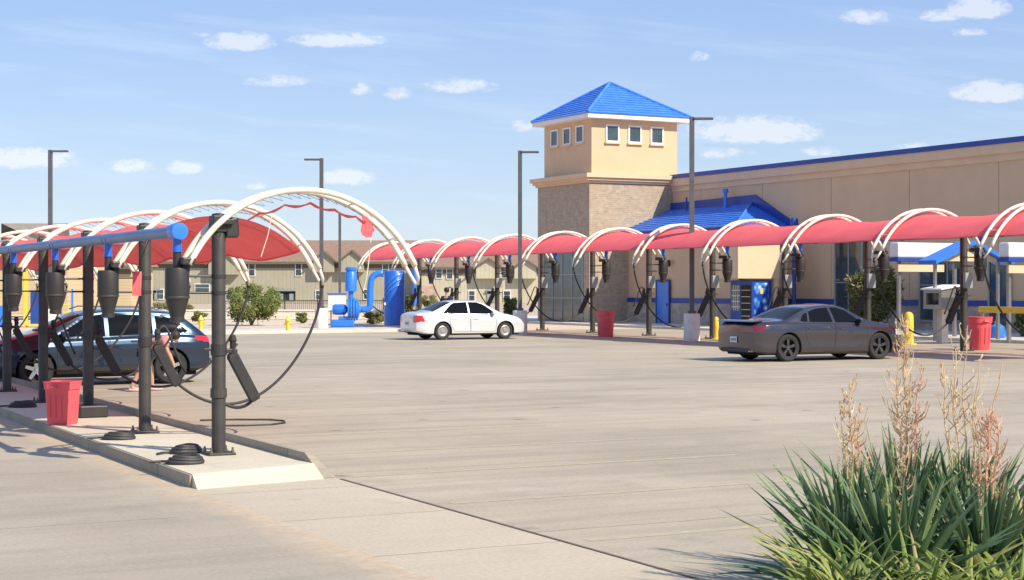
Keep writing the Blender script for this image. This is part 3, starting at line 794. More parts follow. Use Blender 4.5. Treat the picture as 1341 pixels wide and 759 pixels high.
    for side in (1, -1):
        for i in range(nx):
            for j in range(nv-1):
                if (i, j) in removed: continue
                ids = [(side,i,j),(side,i+1,j),(side,i+1,j+1),(side,i,j+1)]
                pos = [tuple(V[k]) for k in ids]
                cx = sum(p[0] for p in pos)/4; cy = abs(sum(p[1] for p in pos)/4); cz = sum(p[2] for p in pos)/4/zs
                k = 'body'
                if j >= nb and j < nr:
                    for wi, poly in enumerate(c['side_windows']):
                        if inpoly((cx, cz), poly): k = 'side_window%d%d' % (side, wi)
                elif j >= nr:
                    if ws[0] < cx < ws[1] and j > nr+1: k = 'windshield'
                    elif rs[0] < cx < rs[1] and j > nr+1: k = 'rear_window'
                else:
                    for di, poly in enumerate(c['doors']):
                        if inpoly((cx, cz), poly): k = 'door%d%d' % (side, di)
                    for nm in ('taillight', 'headlight'):
                        if inpoly((cx, cz), c[nm]): k = nm+str(side)
                    if cz*zs < c['sillz'] and k == 'body': k = 'sill'
                emit(k, [q if q[2] < nv-1 else (0,)+q[1:] for q in ids] if j == nv-2 else ids, pos)
    # end caps
    for i, nm in ((0, 'rear'), (nx, 'front')):
        x, s = secs[i]; ny = 24
        for j in range(nv-1):
            for m_ in range(ny):
                def pt(jj, mm):
                    w, z = s[jj]; y = w*(1-2*mm/ny); bulge = .05*(1-(2*mm/ny-1)**2)*(1 if nm == 'front' else -1)
                    return (x+bulge*min(1, max(0, (z-s[0][1])/.1)), y, z)
                pos = [pt(j,m_), pt(j,m_+1), pt(j+1,m_+1), pt(j+1,m_)]
                if abs(pos[0][2]-pos[3][2]) < 1e-6: continue
                cz = sum(p[2] for p in pos)/4/zs; cy = abs(sum(p[1] for p in pos)/4)
                k = 'body'
                if nm == 'rear' and inpoly((cy, cz), c['tail_cap']): k = 'taillight'+('1' if pos[0][1] > 0 else '-1')
                if nm == 'front' and inpoly((cy, cz), c['head_cap']): k = 'headlight'+('1' if pos[0][1] > 0 else '-1')
                if nm == 'front' and inpoly((cy, cz), [(0,.36),(.5,.36),(.5,.58),(0,.58)]): k = 'grille'
                if cz*zs < c['sillz']+.03: k = 'sill'
                ids = [('c',nm,j,m_),('c',nm,j,m_+1),('c',nm,j+1,m_+1),('c',nm,j+1,m_)]
                emit(k, ids, pos)
    mt = {'body': c['paint'], 'door': c['paint'], 'sill': 'black', 'side_window': 'car_glass', 'windshield': 'car_glass', 'rear_window': 'car_glass', 'taillight': c.get('tmat','taillight'), 'headlight': 'headlight', 'grille': 'black'}
    doors = {}
    for k, (vs, fs, mp) in B.items():
        base = k.rstrip('-0123456789'); b = MB(); b.v = vs; b.f = fs
        o = b.build({'sill': 'lower_trim'}.get(base, base), M[mt[base]], r, True)
        if base == 'door': doors[k] = o
    # seams, handles
    def surf(x, z, side, off=.004):
        s, nb_, nr_ = sec(x)
        for (w0_, z0), (w1, z1) in zip(s[:nr_], s[1:nr_+1]):
            if z0 <= z*zs <= z1: return Vector((x, side*(w0_+(w1-w0_)*(z*zs-z0)/max(1e-6, z1-z0)+off), z*zs))
        return Vector((x, side*(s[3][0]+off), z*zs))
    for side in (1, -1):
        b = MB()
        for poly in c['doors']:
            n_ = len(poly)
            for a in range(n_):
                p, q = poly[a], poly[(a+1) % n_]
                if a == c.get('skip', 99): continue
                st = 14; prev = None
                for u in range(st+1):
                    xx = p[0]+(q[0]-p[0])*u/st; zz = p[1]+(q[1]-p[1])*u/st
                    zz = min(zz, interp(c['belt'], xx)-.005)
                    if math.hypot(xx+wb/2, zz*zs-wr) < Rw+.01: prev = None; continue
                    cur = surf(xx, zz, side, -.001)
                    if prev is not None: b.tube([prev, cur], .0065, 4, cap=False)
                    prev = cur
        if b.v: b.build('door_seam', M['black'], r)
        for di, (hx, hz) in enumerate(c['handles']):
            p = surf(hx, hz, side, .004); b = MB()
            b.bbox(p.x-.09, p.x+.09, p.y-.012, p.y+.022 if side > 0 else p.y+.012, p.z-.015, p.z+.015, .006) if side > 0 else b.bbox(p.x-.09, p.x+.09, p.y-.022, p.y+.012, p.z-.015, p.z+.015, .006)
            b.build('handle', M[c.get('handle', c['paint'])], doors.get('door%d%d' % (side, di), r))
        mx, mz = c['mirror']; p = surf(mx, mz, side, 0); b = MB()
        b.bbox(-.07, .07, -.10, .10, -.06, .06, .03); mo = b.build('side_mirror', M[c['paint']], r, True, loc=(p.x, p.y+side*.13, p.z+.02))
        b = MB(); b.bbox(-.02,.02,-.06,.06,-.015,.015,.005); b.build('mirror_arm', M['black'], mo, loc=(.02,-side*.09,-.05))
        # window trim line on the belt
        b = MB(); xs = [c['trim'][0]+(c['trim'][1]-c['trim'][0])*i/30 for i in range(31)]
        b.tube([surf(xx, min(interp(c['belt'], xx), (smooth_tab(c['top'], xx)-.035)), side, .001) for xx in xs], .009, 5); b.build('belt_trim', M[c.get('trim_m', 'black')], r)
    # underbody and wheel wells
    b = MB(); b.box(x0+.25, x1-.25, -W0+.22, W0-.22, .17, .52)
    for s in (-1, 1):
        for side in (1, -1):
            n_ = 20; o_ = len(b.v)
            for i in range(n_+1):
                a = math.pi*(-.08+1.16*i/n_)
                b.v += [(s*wb/2+Rw*math.cos(a), side*(W0-.015), wr+Rw*math.sin(a)), (s*wb/2+Rw*math.cos(a), side*(W0-.34), wr+Rw*math.sin(a))]
            for i in range(n_): b.f.append((o_+2*i, o_+2*i+1, o_+2*i+3, o_+2*i+2))
            y_ = side*(W0-.34); c0 = len(b.v); b.v.append((s*wb/2, y_, wr))
            for i in range(n_): b.f.append((c0, o_+2*i+1, o_+2*i+3))
    b.build('underbody', M['black_hole'], r)
    # cabin floor stop (dark interior seen through nothing: glass is opaque dark)
    ww = .22; 
    for s in (-1, 1):
        for side in (1, -1):
            yc = side*(W0-.03-ww/2)
            w_ = empty('wheel', (s*wb/2, yc, wr)); w_.parent = r
            b = MB(); h = ww/2
            b.lathe([(wr*.62,-h*.8),(wr*.70,-h),(wr*.90,-h),(wr*.985,-h*.75),(wr,-h*.4),(wr,h*.4),(wr*.985,h*.75),(wr*.90,h),(wr*.70,h),(wr*.62,h*.8)], n=40, axis='y', cap=False)
            b.build('tyre', M['tyre'], w_, True)
            rm = MB(); ro = wr*c.get('rimr', .68); yo = side*h*.82
            rm.lathe([(ro, -h*.8), (ro, h*.8)], n=36, axis='y', cap=False)
            rm.lathe([(ro, yo), (ro*.93, yo), (ro*.93, yo-side*.03)], n=36, axis='y', cap=False)
            ns = c['spokes']
            if ns:
                for k in range(ns):
                    for dd in ((-.11, .11) if c.get('double') else (0,)):
                        a = 2*math.pi*k/ns+.3
                        a_o = a+dd; cs_, sn = math.cos(a_o), math.sin(a_o); ci_, si = math.cos(a+dd*.6), math.sin(a+dd*.6)
                        sw = c.get('sw', .028)
                        p_in = Vector((ci_*ro*.12, yo-side*.01, si*ro*.12)); p_out = Vector((cs_*ro*.95, yo-side*.005, sn*ro*.95))
                        tt = Vector((-math.sin(a), 0, math.cos(a)))
                        vs = []
                        for p_, k_ in ((p_in, 1.), (p_out, .75)):
                            vs += [p_+tt*sw*k_, p_-tt*sw*k_, p_-tt*sw*k_-Vector((0,side*.03,0)), p_+tt*sw*k_-Vector((0,side*.03,0))]
                        rm.add(vs, [(0,1,2,3),(4,5,6,7),(0,1,5,4),(1,2,6,5),(2,3,7,6),(3,0,4,7)])
                rm.lathe([(ro*.2, yo-side*.03), (ro*.2, yo), (.01, yo+side*.004)], n=18, axis='y')
            else:
                rm.lathe([(ro*.97, yo-side*.005), (ro*.8, yo+side*.012), (ro*.45, yo-side*.012), (ro*.3, yo+side*.02), (.01, yo+side*.022)], n=36, axis='y')
            rm.build('rim', M[c['rim']], w_, True)
            if ns:
                b = MB(); b.lathe([(.01, yo-side*.09), (ro*.99, yo-side*.09)], n=30, axis='y', cap=False); b.build('brake_disc', M['black_hole'], w_)
    return r

dz = .0
sedan = dict(name='sedan', rear=-2.33, front=2.20, hw=.86, wb=2.60, wr=.325, paint='paint_white', rim='hub_grey', spokes=0, rimr=.66,
  top=[(-2.33,.90),(-2.29,1.0),(-2.15,1.035),(-1.72,1.06),(-1.0,1.40),(-.75,1.455),(-.2,1.485),(.25,1.455),(.5,1.40),(1.22,1.0),(1.5,.955),(1.85,.88),(2.08,.76),(2.20,.62)],
  belt=[(-2.33,.93),(-1.0,.965),(.5,.93),(1.2,.90),(2.2,.70)], bot=[(-2.33,.30),(-1.9,.20),(1.9,.20),(2.2,.26)], sillz=.235,
  windshield=(.50,1.14), rearwin=(-1.66,-.90), tum=.40,
  side_windows=[[(-1.42,.985),(-1.30,.985),(-.86,1.33),(-.75,1.375),(-.22,1.405),(-.22,.97)], [(-.16,.965),(-.16,1.405),(.22,1.385),(.45,1.31),(.98,.955)]],
  doors=[[(-1.02,.95),(-1.02,.62),(-.80,.30),(-.16,.30),(-.19,.95)], [(-.17,.95),(-.14,.30),(.88,.30),(.92,.60),(.90,.93)]],
  handles=[(-.86,.80),(.06,.78)], mirror=(.78,.97), trim=(-1.45,.98),
  taillight=[(-2.34,.66),(-2.02,.70),(-2.10,.90),(-2.34,.92)], tail_cap=[(.50,.66),(.9,.66),(.9,.92),(.50,.92)],
  headlight=[(1.80,.62),(2.21,.50),(2.21,.70),(2.0,.80),(1.82,.80)], head_cap=[(.45,.5),(.9,.5),(.9,.68),(.45,.64)])
grey = dict(name='sedan', rear=-2.56, front=2.48, hw=.95, wb=3.05, wr=.365, paint='paint_grey', rim='alloy_dark', spokes=5, double=True, sw=.020, rimr=.74, zs=1.03,
  top=[(-2.56,.90),(-2.52,1.0),(-2.40,1.055),(-2.0,1.06),(-1.62,1.075),(-.95,1.36),(-.60,1.435),(-.1,1.475),(.25,1.455),(.52,1.40),(1.22,1.06),(1.5,1.02),(2.0,.94),(2.3,.86),(2.42,.76),(2.48,.64)],
  belt=[(-2.56,.97),(-1.6,1.00),(-.6,.985),(.5,.955),(1.2,.94),(2.48,.80)], bot=[(-2.56,.28),(-2.2,.20),(2.1,.18),(2.48,.22)], sillz=.26,
  windshield=(.52,1.14), rearwin=(-1.60,-.82), tum=.44,
  side_windows=[[(-1.10,1.02),(-1.02,1.13),(-.92,1.21),(-.80,1.25),(-.86,1.01)], [(-.80,1.005),(-.74,1.27),(-.45,1.345),(-.08,1.375),(-.02,.99)], [(.06,.985),(0,1.375),(.25,1.36),(.48,1.30),(.98,.975)]],
  doors=[[(-.98,.96),(-.98,.70),(-.86,.36),(-.02,.33),(.02,.96)], [(.04,.96),(0,.33),(1.06,.33),(1.08,.93)]],
  handles=[(-.80,.84),(.24,.82)], mirror=(.82,1.0), trim=(-1.2,1.0), tmat='taillight_dark',
  taillight=[(-2.57,.76),(-2.30,.80),(-2.22,.92),(-2.57,.93)], tail_cap=[(0,.78),(.95,.76),(.95,.92),(0,.90)],
  headlight=[(2.05,.66),(2.49,.62),(2.49,.76),(2.1,.80)], head_cap=[(.45,.60),(.95,.60),(.95,.74),(.45,.70)])
hatch = dict(name='crossover', rear=-2.16, front=2.20, hw=.90, wb=2.66, wr=.345, paint='paint_blue', rim='alloy', spokes=5, sw=.040, rimr=.70, zs=.95,
  top=[(-2.16,.94),(-2.12,1.05),(-1.95,1.20),(-1.62,1.48),(-1.35,1.565),(-.6,1.61),(.05,1.60),(.45,1.53),(1.25,1.12),(1.5,1.07),(1.9,.99),(2.1,.86),(2.20,.70)],
  belt=[(-2.16,1.0),(-1.5,1.05),(0,1.0),(1.2,.97),(2.2,.80)], bot=[(-2.16,.36),(-1.9,.26),(1.9,.24),(2.2,.32)], sillz=.36,
  windshield=(.45,1.17), rearwin=(-2.02,-1.50), tum=.36,
  side_windows=[[(-1.72,1.10),(-1.40,1.40),(-1.05,1.455),(-1.05,1.075)], [(-.98,1.07),(-.98,1.46),(-.1,1.49),(-.1,1.03)], [(-.02,1.025),(-.02,1.49),(.3,1.45),(.95,1.03)]],
  doors=[[(-1.04,1.03),(-.98,.62),(-.80,.40),(-.10,.38),(-.10,1.0)], [(-.07,1.0),(-.07,.38),(.92,.38),(.95,.98)]],
  handles=[(-.92,.92),(.06,.90)], mirror=(.80,1.06), trim=(-1.75,1.0),
  taillight=[(-2.17,.86),(-1.80,.95),(-1.86,1.03),(-2.17,1.04)], tail_cap=[(.48,.86),(.95,.86),(.95,1.02),(.48,1.02)],
  headlight=[(1.80,.74),(2.21,.68),(2.21,.80),(1.9,.93)], head_cap=[(.5,.66),(.9,.66),(.9,.80),(.5,.78)])
def car_at(px, py, c, heading):
    p = G(px, py); q, t = QT(p); ht = c['hw']-.03
    if heading > 0: loc = W(q+c['wb']/2, t+ht); rz = A
    else: loc = W(q-c['wb']/2, t+ht); rz = A+math.pi
    return loc, rz
r = make_car(sedan, *car_at(580, 445, sedan, 1), 'silver white compact sedan parked under the far canopies, seen from its tail')
def plate(r, x, z, w=.30, h=.15):
    b = MB(); b.bbox(x-.012, x, -w/2, w/2, z-h/2, z+h/2, .004); p = b.build('number_plate', M['plate'], r)
    b = MB()
    for i in range(6): b.box(x-.0145, x-.0125, -.11+.038*i, -.11+.038*i+.024, z-.035, z+.03)
    b.build('plate_lettering', M['plate_ink'], p)
plate(r, -2.385, .62)
b = MB(); b.bbox(-2.40,-2.37,-.35,.35,.80,.83,.006); b.build('boot_handle', M['chrome'], r)
r = make_car(grey, *car_at(1033, 473.5, grey, 1), 'dark grey muscle sedan parked at the right, tail towards the left')
plate(r, -2.625, .58)
b = MB(); b.prism([(-2.60,1.045),(-2.56,1.075),(-2.30,1.095),(-2.28,1.06)], -.80, .80, 'y'); b.build('spoiler', M['paint_grey'], r, True)
for s in (-1, 1):
    b = MB(); b.lathe([(.05,-.10),(.055,.06),(.045,.06),(.04,-.08)], (-2.50, s*.58, .30), 14, 'x', False); b.build('exhaust_tip', M['chrome'], r, True)
b = MB(); b.bbox(-2.60,-2.40,-.62,.62,.24,.36,.03); b.build('rear_diffuser', M['black'], r)
r = make_car(hatch, *car_at(224, 502.5, hatch, -1), 'dark blue grey crossover parked behind the posts of the left row')
plate(r, -2.215, .72)
for s in (-1, 1):
    b = MB(); b.tube([(-1.35,s*.60,1.49),(-1.2,s*.60,1.545),(.2,s*.60,1.565),(.38,s*.60,1.51)], .014, 6); b.build('roof_rail', M['black'], r)
b = MB(); b.box(-2.24,-2.20,-.60,.60,.43,.50); b.build('bumper_insert', M['black'], r)

# ------------------------------------------------------------------ lamp posts
def lamp(px, top_y, base_y, head, label, dep=None, base=True):
    p = G(px, base_y) if dep is None else Vector(((px-CX)/F*dep, dep, 0))
    D = p.y; zt = H+(HZ-top_y)/F*D
    r = empty('lamp_post', p, 0, label, 'lamp post', 'tall bronze lamp posts round the lot')
    zb = 1.0 if base else .02
    if base:
        b = MB(); b.lathe([(.30,0),(.30,.97),(.28,1.0)], n=28); b.build('concrete_base', M['conc_white'], r, True)
    b = MB(); w = .085; b.bbox(-w,w,-w,w,zb,zt,.01); b.build('pole', M['lamp_pole'], r)
    b = MB(); b.bbox(-.14,.14,-.14,.14,zb,zb+.10,.01); b.build('pole_foot', M['lamp_pole'], r)
    b = MB(); b.bbox(.05*head if head > 0 else head*.78, .78 if head > 0 else -.05, -.13, .13, zt-.10, zt-.02, .02); h_ = b.build('lamp_head', M['lamp_pole'], r)
    b = MB(); x_ = .5*head; b.box(x_-.18, x_+.18, -.10, .10, zt-.108, zt-.101); b.build('lens', M['lens'], h_)
    return r
lamp(906, 153, 446, 1, 'tall lamp post on a white concrete base right of the tower')
lamp(681, 197, 438, 1, 'tall lamp post just left of the brick tower')
lamp(421, 207, 432, -1, 'tall lamp post behind the bare near arch, beside the blue machines')
lamp(66, 196, 434, 1, 'tall lamp post above the left row at the left of the photo')
r = lamp(445, 278, 414, 0, 'x', base=False)
tag(r, 'thin dark pole without lamp behind the blue machines', 'pole'); del r['group']
for c in list(r.children):
    if not c.name.startswith('pole'):
        for cc in list(c.children): bpy.data.objects.remove(cc)
        bpy.data.objects.remove(c)
r.name = 'utility_pole'

# ------------------------------------------------------------------ car wash building
q0, t0 = 43.5, 74.75
BR = empty('car_wash_building', W(q0, t0, 0), A, 'tan stucco building with a brick tower and blue tiled roofs', 'building')
def lb(q_a, q_b, t_a, t_b, z_a, z_b, b=None):
    b = b or MB(); b.box(q_a-q0, q_b-q0, t_a-t0, t_b-t0, z_a, z_b); return b
TQ1, TT1 = 49.35, 80.45
lb(43.5, TQ1, 74.75, TT1, .0, 7.50).build('tower_base', M['brick'], BR)
lb(43.78, 49.15, 75.0, 80.2, 7.9, 10.95).build('tower_top', M['stucco'], BR)
b = lb(43.40, TQ1+.1, 74.65, TT1+.1, 7.48, 7.60); lb(43.28, TQ1+.22, 74.53, TT1+.22, 7.60, 7.74, b); lb(43.16, TQ1+.34, 74.41, TT1+.34, 7.74, 7.96, b)
b.build('cornice', M['stucco_trim'], BR)
e = .50; ea, eb, ec, ed = 43.78-e-q0, 49.15+e-q0, 75.0-e-t0, 80.2+e-t0
b = MB(); b.box(ea, eb, ec, ed, 10.88, 11.12); b.build('eave_fascia', M['white_trim'], BR)
def tiled_plane(b, A0, A1, T0, T1, courses, th=.05):
    """stepped courses from the eave line A0-A1 up to the top line T0-T1"""
    A0, A1, T0, T1 = map(Vector, (A0, A1, T0, T1)); n = (A1-A0).cross(T0-A0).normalized() if (T0-A0).length > .01 else Vector((0,0,1))
    if n.z < 0: n = -n
    for i in range(courses):
        s0, s1 = i/courses, (i+1)/courses
        a, c = A0.lerp(T0, s0), A1.lerp(T1, s0); d, e_ = A0.lerp(T0, s1), A1.lerp(T1, s1)
        up = n*th; k = len(b.v)
        b.v += [tuple(a+up), tuple(c+up), tuple(e_+n*.004), tuple(d+n*.004), tuple(a-n*.03), tuple(c-n*.03)]
        b.f += [(k,k+1,k+2,k+3), (k,k+1,k+5,k+4)]
def barrels(b, A0, A1, T0, T1, per=.30, r_=.055):
    A0, A1, T0, T1 = map(Vector, (A0, A1, T0, T1)); L_ = (A1-A0).length; n = int(L_/per)
    for i in range(1, n):
        s = i/n; p = A0.lerp(A1, s); u = (T1-T0).length/L_
        # keep the line square to the eave and stop it at the hips
        ax = (A1-A0).normalized(); hgt = (T0-A0) - ax*(T0-A0).dot(ax)
        o0 = (T0-A0).dot(ax); o1 = L_-(T1-A0).dot(ax); x = s*L_
        k = 1.
        if o0 > .01: k = min(k, x/o0)
        if o1 > .01: k = min(k, (L_-x)/o1)
        q_ = p+hgt*min(1, k)
        nn = hgt.cross(ax).normalized(); nn = nn if nn.z > 0 else -nn
        b.tube([p+nn*.03, q_+nn*.02], r_, 5, cap=True)
ap = (( ea+eb)/2, (ec+ed)/2, 13.15); z = 11.12
cs4 = [(ea-.05,ec-.05,z),(eb+.05,ec-.05,z),(eb+.05,ed+.05,z),(ea-.05,ed+.05,z)]
b = MB(); bb = MB()
for i in range(4):
    tiled_plane(b, cs4[i], cs4[(i+1)%4], ap, ap, 13)
for c_ in cs4: bb.tube([Vector(c_)+Vector((0,0,.05)), Vector(ap)+Vector((0,0,.06))], .075, 7)
b.add(cs4, [(0,1,2,3)]); b.v += bb.v and []; o_ = len(b.v); b.v += bb.v; b.f += [tuple(i+o_ for i in f) for f in bb.f]
b.build('tower_roof', M['tile'], BR)
# tower windows
def window(face, u, zlo, zhi, w, name='window', mull=0, frame='white_trim', glass='glass', sill=True, wall=None, depth=.06, trimw=.09, nh=0):
    """face 'q': a wall facing -q at q=wall ; face 't': a wall facing -t at t=wall"""
    def bx(b, ua, ub, za, zb, da, db):
        if face == 'q': b.box(wall-da-q0, wall-db-q0, ua-t0, ub-t0, za, zb) if da > db else b.box(wall-db-q0, wall-da-q0, ua-t0, ub-t0, za, zb)
        else: b.box(ua-q0, ub-q0, wall-max(da,db)-t0, wall-min(da,db)-t0, za, zb)
    b = MB(); a0, a1 = u-w/2, u+w/2; t_ = trimw
    bx(b, a0-t_, a0, zlo-t_, zhi+t_, depth, .003); bx(b, a1, a1+t_, zlo-t_, zhi+t_, depth, .003)
    bx(b, a0, a1, zhi, zhi+t_, depth, .003); bx(b, a0, a1, zlo-t_, zlo, depth, .003)
    for k in range(mull): uu = a0+(a1-a0)*(k+1)/(mull+1); bx(b, uu-.03, uu+.03, zlo, zhi, depth-.01, .003)
    for k in range(nh): zz = zlo+(zhi-zlo)*(k+1)/(nh+1); bx(b, a0, a1, zz-.025, zz+.025, depth-.012, .003)
    fr = b.build(name, M[frame], BR)
    b = MB(); bx(b, a0, a1, zlo, zhi, .02, .004); b.build('pane', M[glass], fr)
    if sill:
        b = MB(); bx(b, a0-t_-.05, a1+t_+.05, zlo-t_-.08, zlo-t_-.002, depth+.06, .003); b.build('sill', M['stucco_trim'], fr)
for u in (45.05, 46.45, 47.85): window('t', u, 9.75, 10.52, .66, wall=75.0)
for u in (76.2, 77.6, 79.0): window('q', u, 9.75, 10.52, .66, wall=43.78)
# storefront in the tower, shaded side
window('q', 77.6, .12, 3.9, 4.3, 'storefront', 3, 'frame_grey', 'glass', False, wall=43.5, nh=2)
b = lb(43.46, 43.54, 74.9, 74.99, .1, .2); 
# main block
QW = 48.7
lb(QW, 64, 22, 74.9, 0, 7.62).build('wall', M['stucco'], BR)
b = lb(QW-.06, QW+.3, 22, 74.74, 7.10, 7.40); lb(QW-.16, QW+.3, 22, 74.74, 7.40, 7.80, b); b.build('parapet_band', M['stucco_trim'], BR)
b = lb(QW-.20, QW+.4, 22, 74.74, 7.80, 8.02); b.build('coping', M['blue_dark'], BR)
b = MB()
for t in [72-5.4*i for i in range(10)]: lb(QW-.006, QW-.002, t, t+.025, 1.5, 7.1, b)
b.build('control_joint', mat('wall_joint_tan', (.36,.26,.155), .9, var=0), BR)  # flat strips in a darker tan mark the panel joints
# projecting bay with lean-to hip roof
QB, TB0, TB1 = 45.9, 64.7, 74.74
lb(QB, QW-.002, TB0, TB1, 1.16, 4.85).build('bay_wall', M['stucco'], BR)
b = lb(QB-.05, QW-.002, TB0-.05, TB1, 0, 1.16); b.build('bay_wainscot', M['wains'], BR)
b = lb(QB-.08, QW-.002, TB0-.08, TB1, 1.16, 1.40); b.build('blue_band', M['blue_dark'], BR)
b = lb(QW-.05, QW-.002, 22, TB0-.06, 0.0, 1.16); b.build('wainscot', M['wains'], BR)
b = lb(QW-.08, QW-.002, 22, TB0-.09, 1.16, 1.40); b.build('blue_band', M['blue_dark'], BR)
qa, ta, ze, zr = QB-.45-q0, TB0-.45-t0, 4.88, 6.15
b = MB(); b.box(qa, QW-.004-q0, ta, TB1-t0, 4.70, 4.86); b.build('bay_fascia', M['blue_dark'], BR)
rd = QW-.02-q0; hr = (rd-qa)
F0, F1, R0, R1 = (qa-.04,ta-.04,ze), (qa-.04,TB1-t0,ze), (rd,ta+hr,zr), (rd,TB1-t0,zr)
b = MB(); bb = MB()
tiled_plane(b, F0, F1, R0, R1, 11)
E0 = (rd,ta-.04,ze); tiled_plane(b, F0, E0, R0, R0, 11)
bb.tube([Vector(F0)+Vector((0,0,.05)), Vector(R0)+Vector((0,0,.05))], .075, 7)
o_ = len(b.v); b.v += bb.v; b.f += [tuple(i+o_ for i in f) for f in bb.f]
b.build('bay_roof', M['tile'], BR)
b = MB(); b.prism([(TB1-t0-.01,zr-.1),(R0[1]-.2,zr-.1),(ta-.1,ze),(ta-.75,ze),(R0[1]-.35,zr+.42),(TB1-t0-.01,zr+.34)], QW-.14-q0, QW-.025-q0, 'x'); b.build('blue_flashing', M['blue_dark'], BR)
for px in (899, 950):
    t = TQ(px, 48.2); b = MB(); b.lathe([(.09,5.85),(.09,6.75),(.16,6.76),(.16,6.95),(.02,6.97)] if px == 950 else [(.05,5.8),(.05,6.7)], (48.2-q0,t-t0,0), 12); b.build('roof_vent', M['blue_light'] if px == 950 else M['blue_dark'], BR, True)
# door and openings
def opening(px0, px1, z0_, z1_, q, name, m, fr='frame_grey', mull=1, nh=1):
    ta_, tb_ = TQ(px1, q), TQ(px0, q); window('q', (ta_+tb_)/2, z0_, z1_, tb_-ta_, name, mull, fr, m, False, wall=q-.09, nh=nh)
t1_, t0_ = TQ(863, QB), TQ(878, QB)
b = lb(QB-.13, QB-.081, t0_, t1_, .11, 2.25); dr = b.build('door', M['blue_light'], BR)
b = MB(); b.bbox(QB-.20-q0, QB-.13-q0, t0_+.12-t0, t0_+.16-t0, 1.0, 1.14, .01); b.build('handle', M['galv'], dr)
b = lb(QB-.15, QB-.082, t0_-.10, t0_-.002, .11, 2.35); lb(QB-.15, QB-.082, t1_+.002, t1_+.10, .11, 2.35, b); lb(QB-.15, QB-.082, t0_-.002, t1_+.002, 2.252, 2.35, b); b.build('door_frame', M['blue_dark'], BR)
opening(1097, 1131, .25, 4.1, QW, 'tall_window', 'glass', mull=1, nh=1)
opening(1208, 1262, .55, 3.55, QW, 'wide_window', 'glass', mull=2, nh=1)
opening(1299, 1323, .11, 3.0, QW, 'doorway', 'glass_dark', 'frame_grey', 0, 0)
b = MB(); b.lathe([(.06,3.0),(.10,3.05),(.10,3.3),(.03,3.35)], (QB-.2-q0, TQ(880,QB)-t0, 0), 10); b.build('wall_lamp', M['black'], BR)

lb(44.0, 46.35, 62.05, 64.64, 2.36, 4.35).build('drinks_bay_header', M['stucco_trim'], BR)
b = lb(46.12, 46.34, 62.1, 62.3, .1, 2.358); b.build('column', M['stucco_trim'], BR)
# blue post
r = empty('gate_post', W(47.2, TQ(1040, 47.2), .1), A, 'tall blue post with round cap before the tan wall behind the grey sedan', 'post')
b = MB(); b.lathe([(.09,0),(.09,4.55)], n=14); b.build('post', M['blue_dark'], r, True)
b = MB(); b.lathe([(.05,4.5),(.17,4.58),(.19,4.62),(.19,5.0),(.12,5.1)], n=18); b.build('cap', M['blue_dark'], r, True)

# vending machine
qm, tm = 44.9, 62.2
r = empty('vending_machine', W(qm, tm, .1), A, 'blue vending machines with bright bubble graphics beside the bay', 'vending machine')
b = MB(); b.bbox(0,1.12,0,1.75,.0,2.18,.03); b.build('cabinet', M['blue_dark'], r)
b = MB(); b.box(-.012,-.002,.95,1.62,.75,1.95); b.build('display_window', M['glass'], r)
b = MB()
for k in range(4): b.box(-.022,-.013,.96,1.61,.92+.26*k,.95+.26*k)
for y in (1.1, 1.27, 1.44): b.box(-.022,-.013,y,y+.02,.76,1.94)
b.build('shelf', M['white_trim'], r)
b = MB(); b.box(-.012,-.002,.12,.85,.30,1.95); pn = b.build('front_panel', M['black_hole'], r)
b = MB()
for k in range(5): b.box(-.020,-.013,.14,.83,.5+.3*k,.53+.3*k)
b.build('shelf', M['stucco_trim'], r)
b = MB(); b.box(.10,.92,-.012,-.002,.15,2.05); b.build('side_graphic', M['poster'], r)
b = MB(); b.box(.45,.60,-.018,-.0125,1.55,1.80); b.build('side_badge', M['yellow'], r)

# order canopy boards: their faces look down the lane
def board(px0, q_, wid, ytop, ybot, label, gp):
    t_ = TQ(px0, q_); D = q_*SA+t_*CA; z1_ = H+(HZ-ytop)/F*D; z0_ = H+(HZ-ybot)/F*D
    r = empty('lane_board', W(q_, t_, .1), A, label, 'sign board', gp)
    b = MB(); b.bbox(0,wid,0,.5,z0_-.1,z1_-.1,.07); b.build('fascia_board', M['white_trim'], r)
    b = MB(); b.bbox(-.03,wid+.02,-.03,.53,z0_-.24,z0_-.102,.01); b.build('blue_edge', M['blue_dark'], r)
    b = MB(); b.bbox(.1,wid*.7,.1,.2,z0_-.62,z0_-.32,.01); b.build('lower_panel', M['stucco_trim'], r)
    for x in (.25, wid-.35):
        b = MB(); b.bbox(x,x+.12,.25,.37,0,z0_-.24,.01); b.build('leg', M['galv'], r)
board(1176, 40.4, 3.3, 317, 337, 'white lane board with blue lower edge left of the blue peaked roof', 'white boards over the pay lanes')
board(1321, 39.9, 3.0, 317, 337, 'white lane board cut by the right edge of the photo', 'white boards over the pay lanes')
r = empty('pay_shelter', W(38.9, TQ(1226, 38.9), .1), A, 'small shelter with light blue peaked roof behind the right post', 'shelter')
sw_, zE, zP = 3.6, 2.78, 3.48
b = MB()
for (xa, za, xb, zb_) in ((0,zE,sw_/2,zP),(sw_/2,zP,sw_,zE)):
    b.add([(xa,0,za),(xb,0,zb_),(xb,.9,zb_),(xa,.9,za),(xa,0,za-.14),(xb,0,zb_-.14),(xb,.9,zb_-.14),(xa,.9,za-.14)], [(0,1,2,3),(7,6,5,4),(0,4,5,1),(3,2,6,7),(0,3,7,4),(1,5,6,2)])
b.build('peaked_roof', M['blue_light'], r)
b = MB(); b.prism([(.35,zE-.02),(sw_/2,zP-.17),(sw_-.35,zE-.02)], .25, .35, 'y'); b.build('gable_panel', M['stucco_trim'], r)
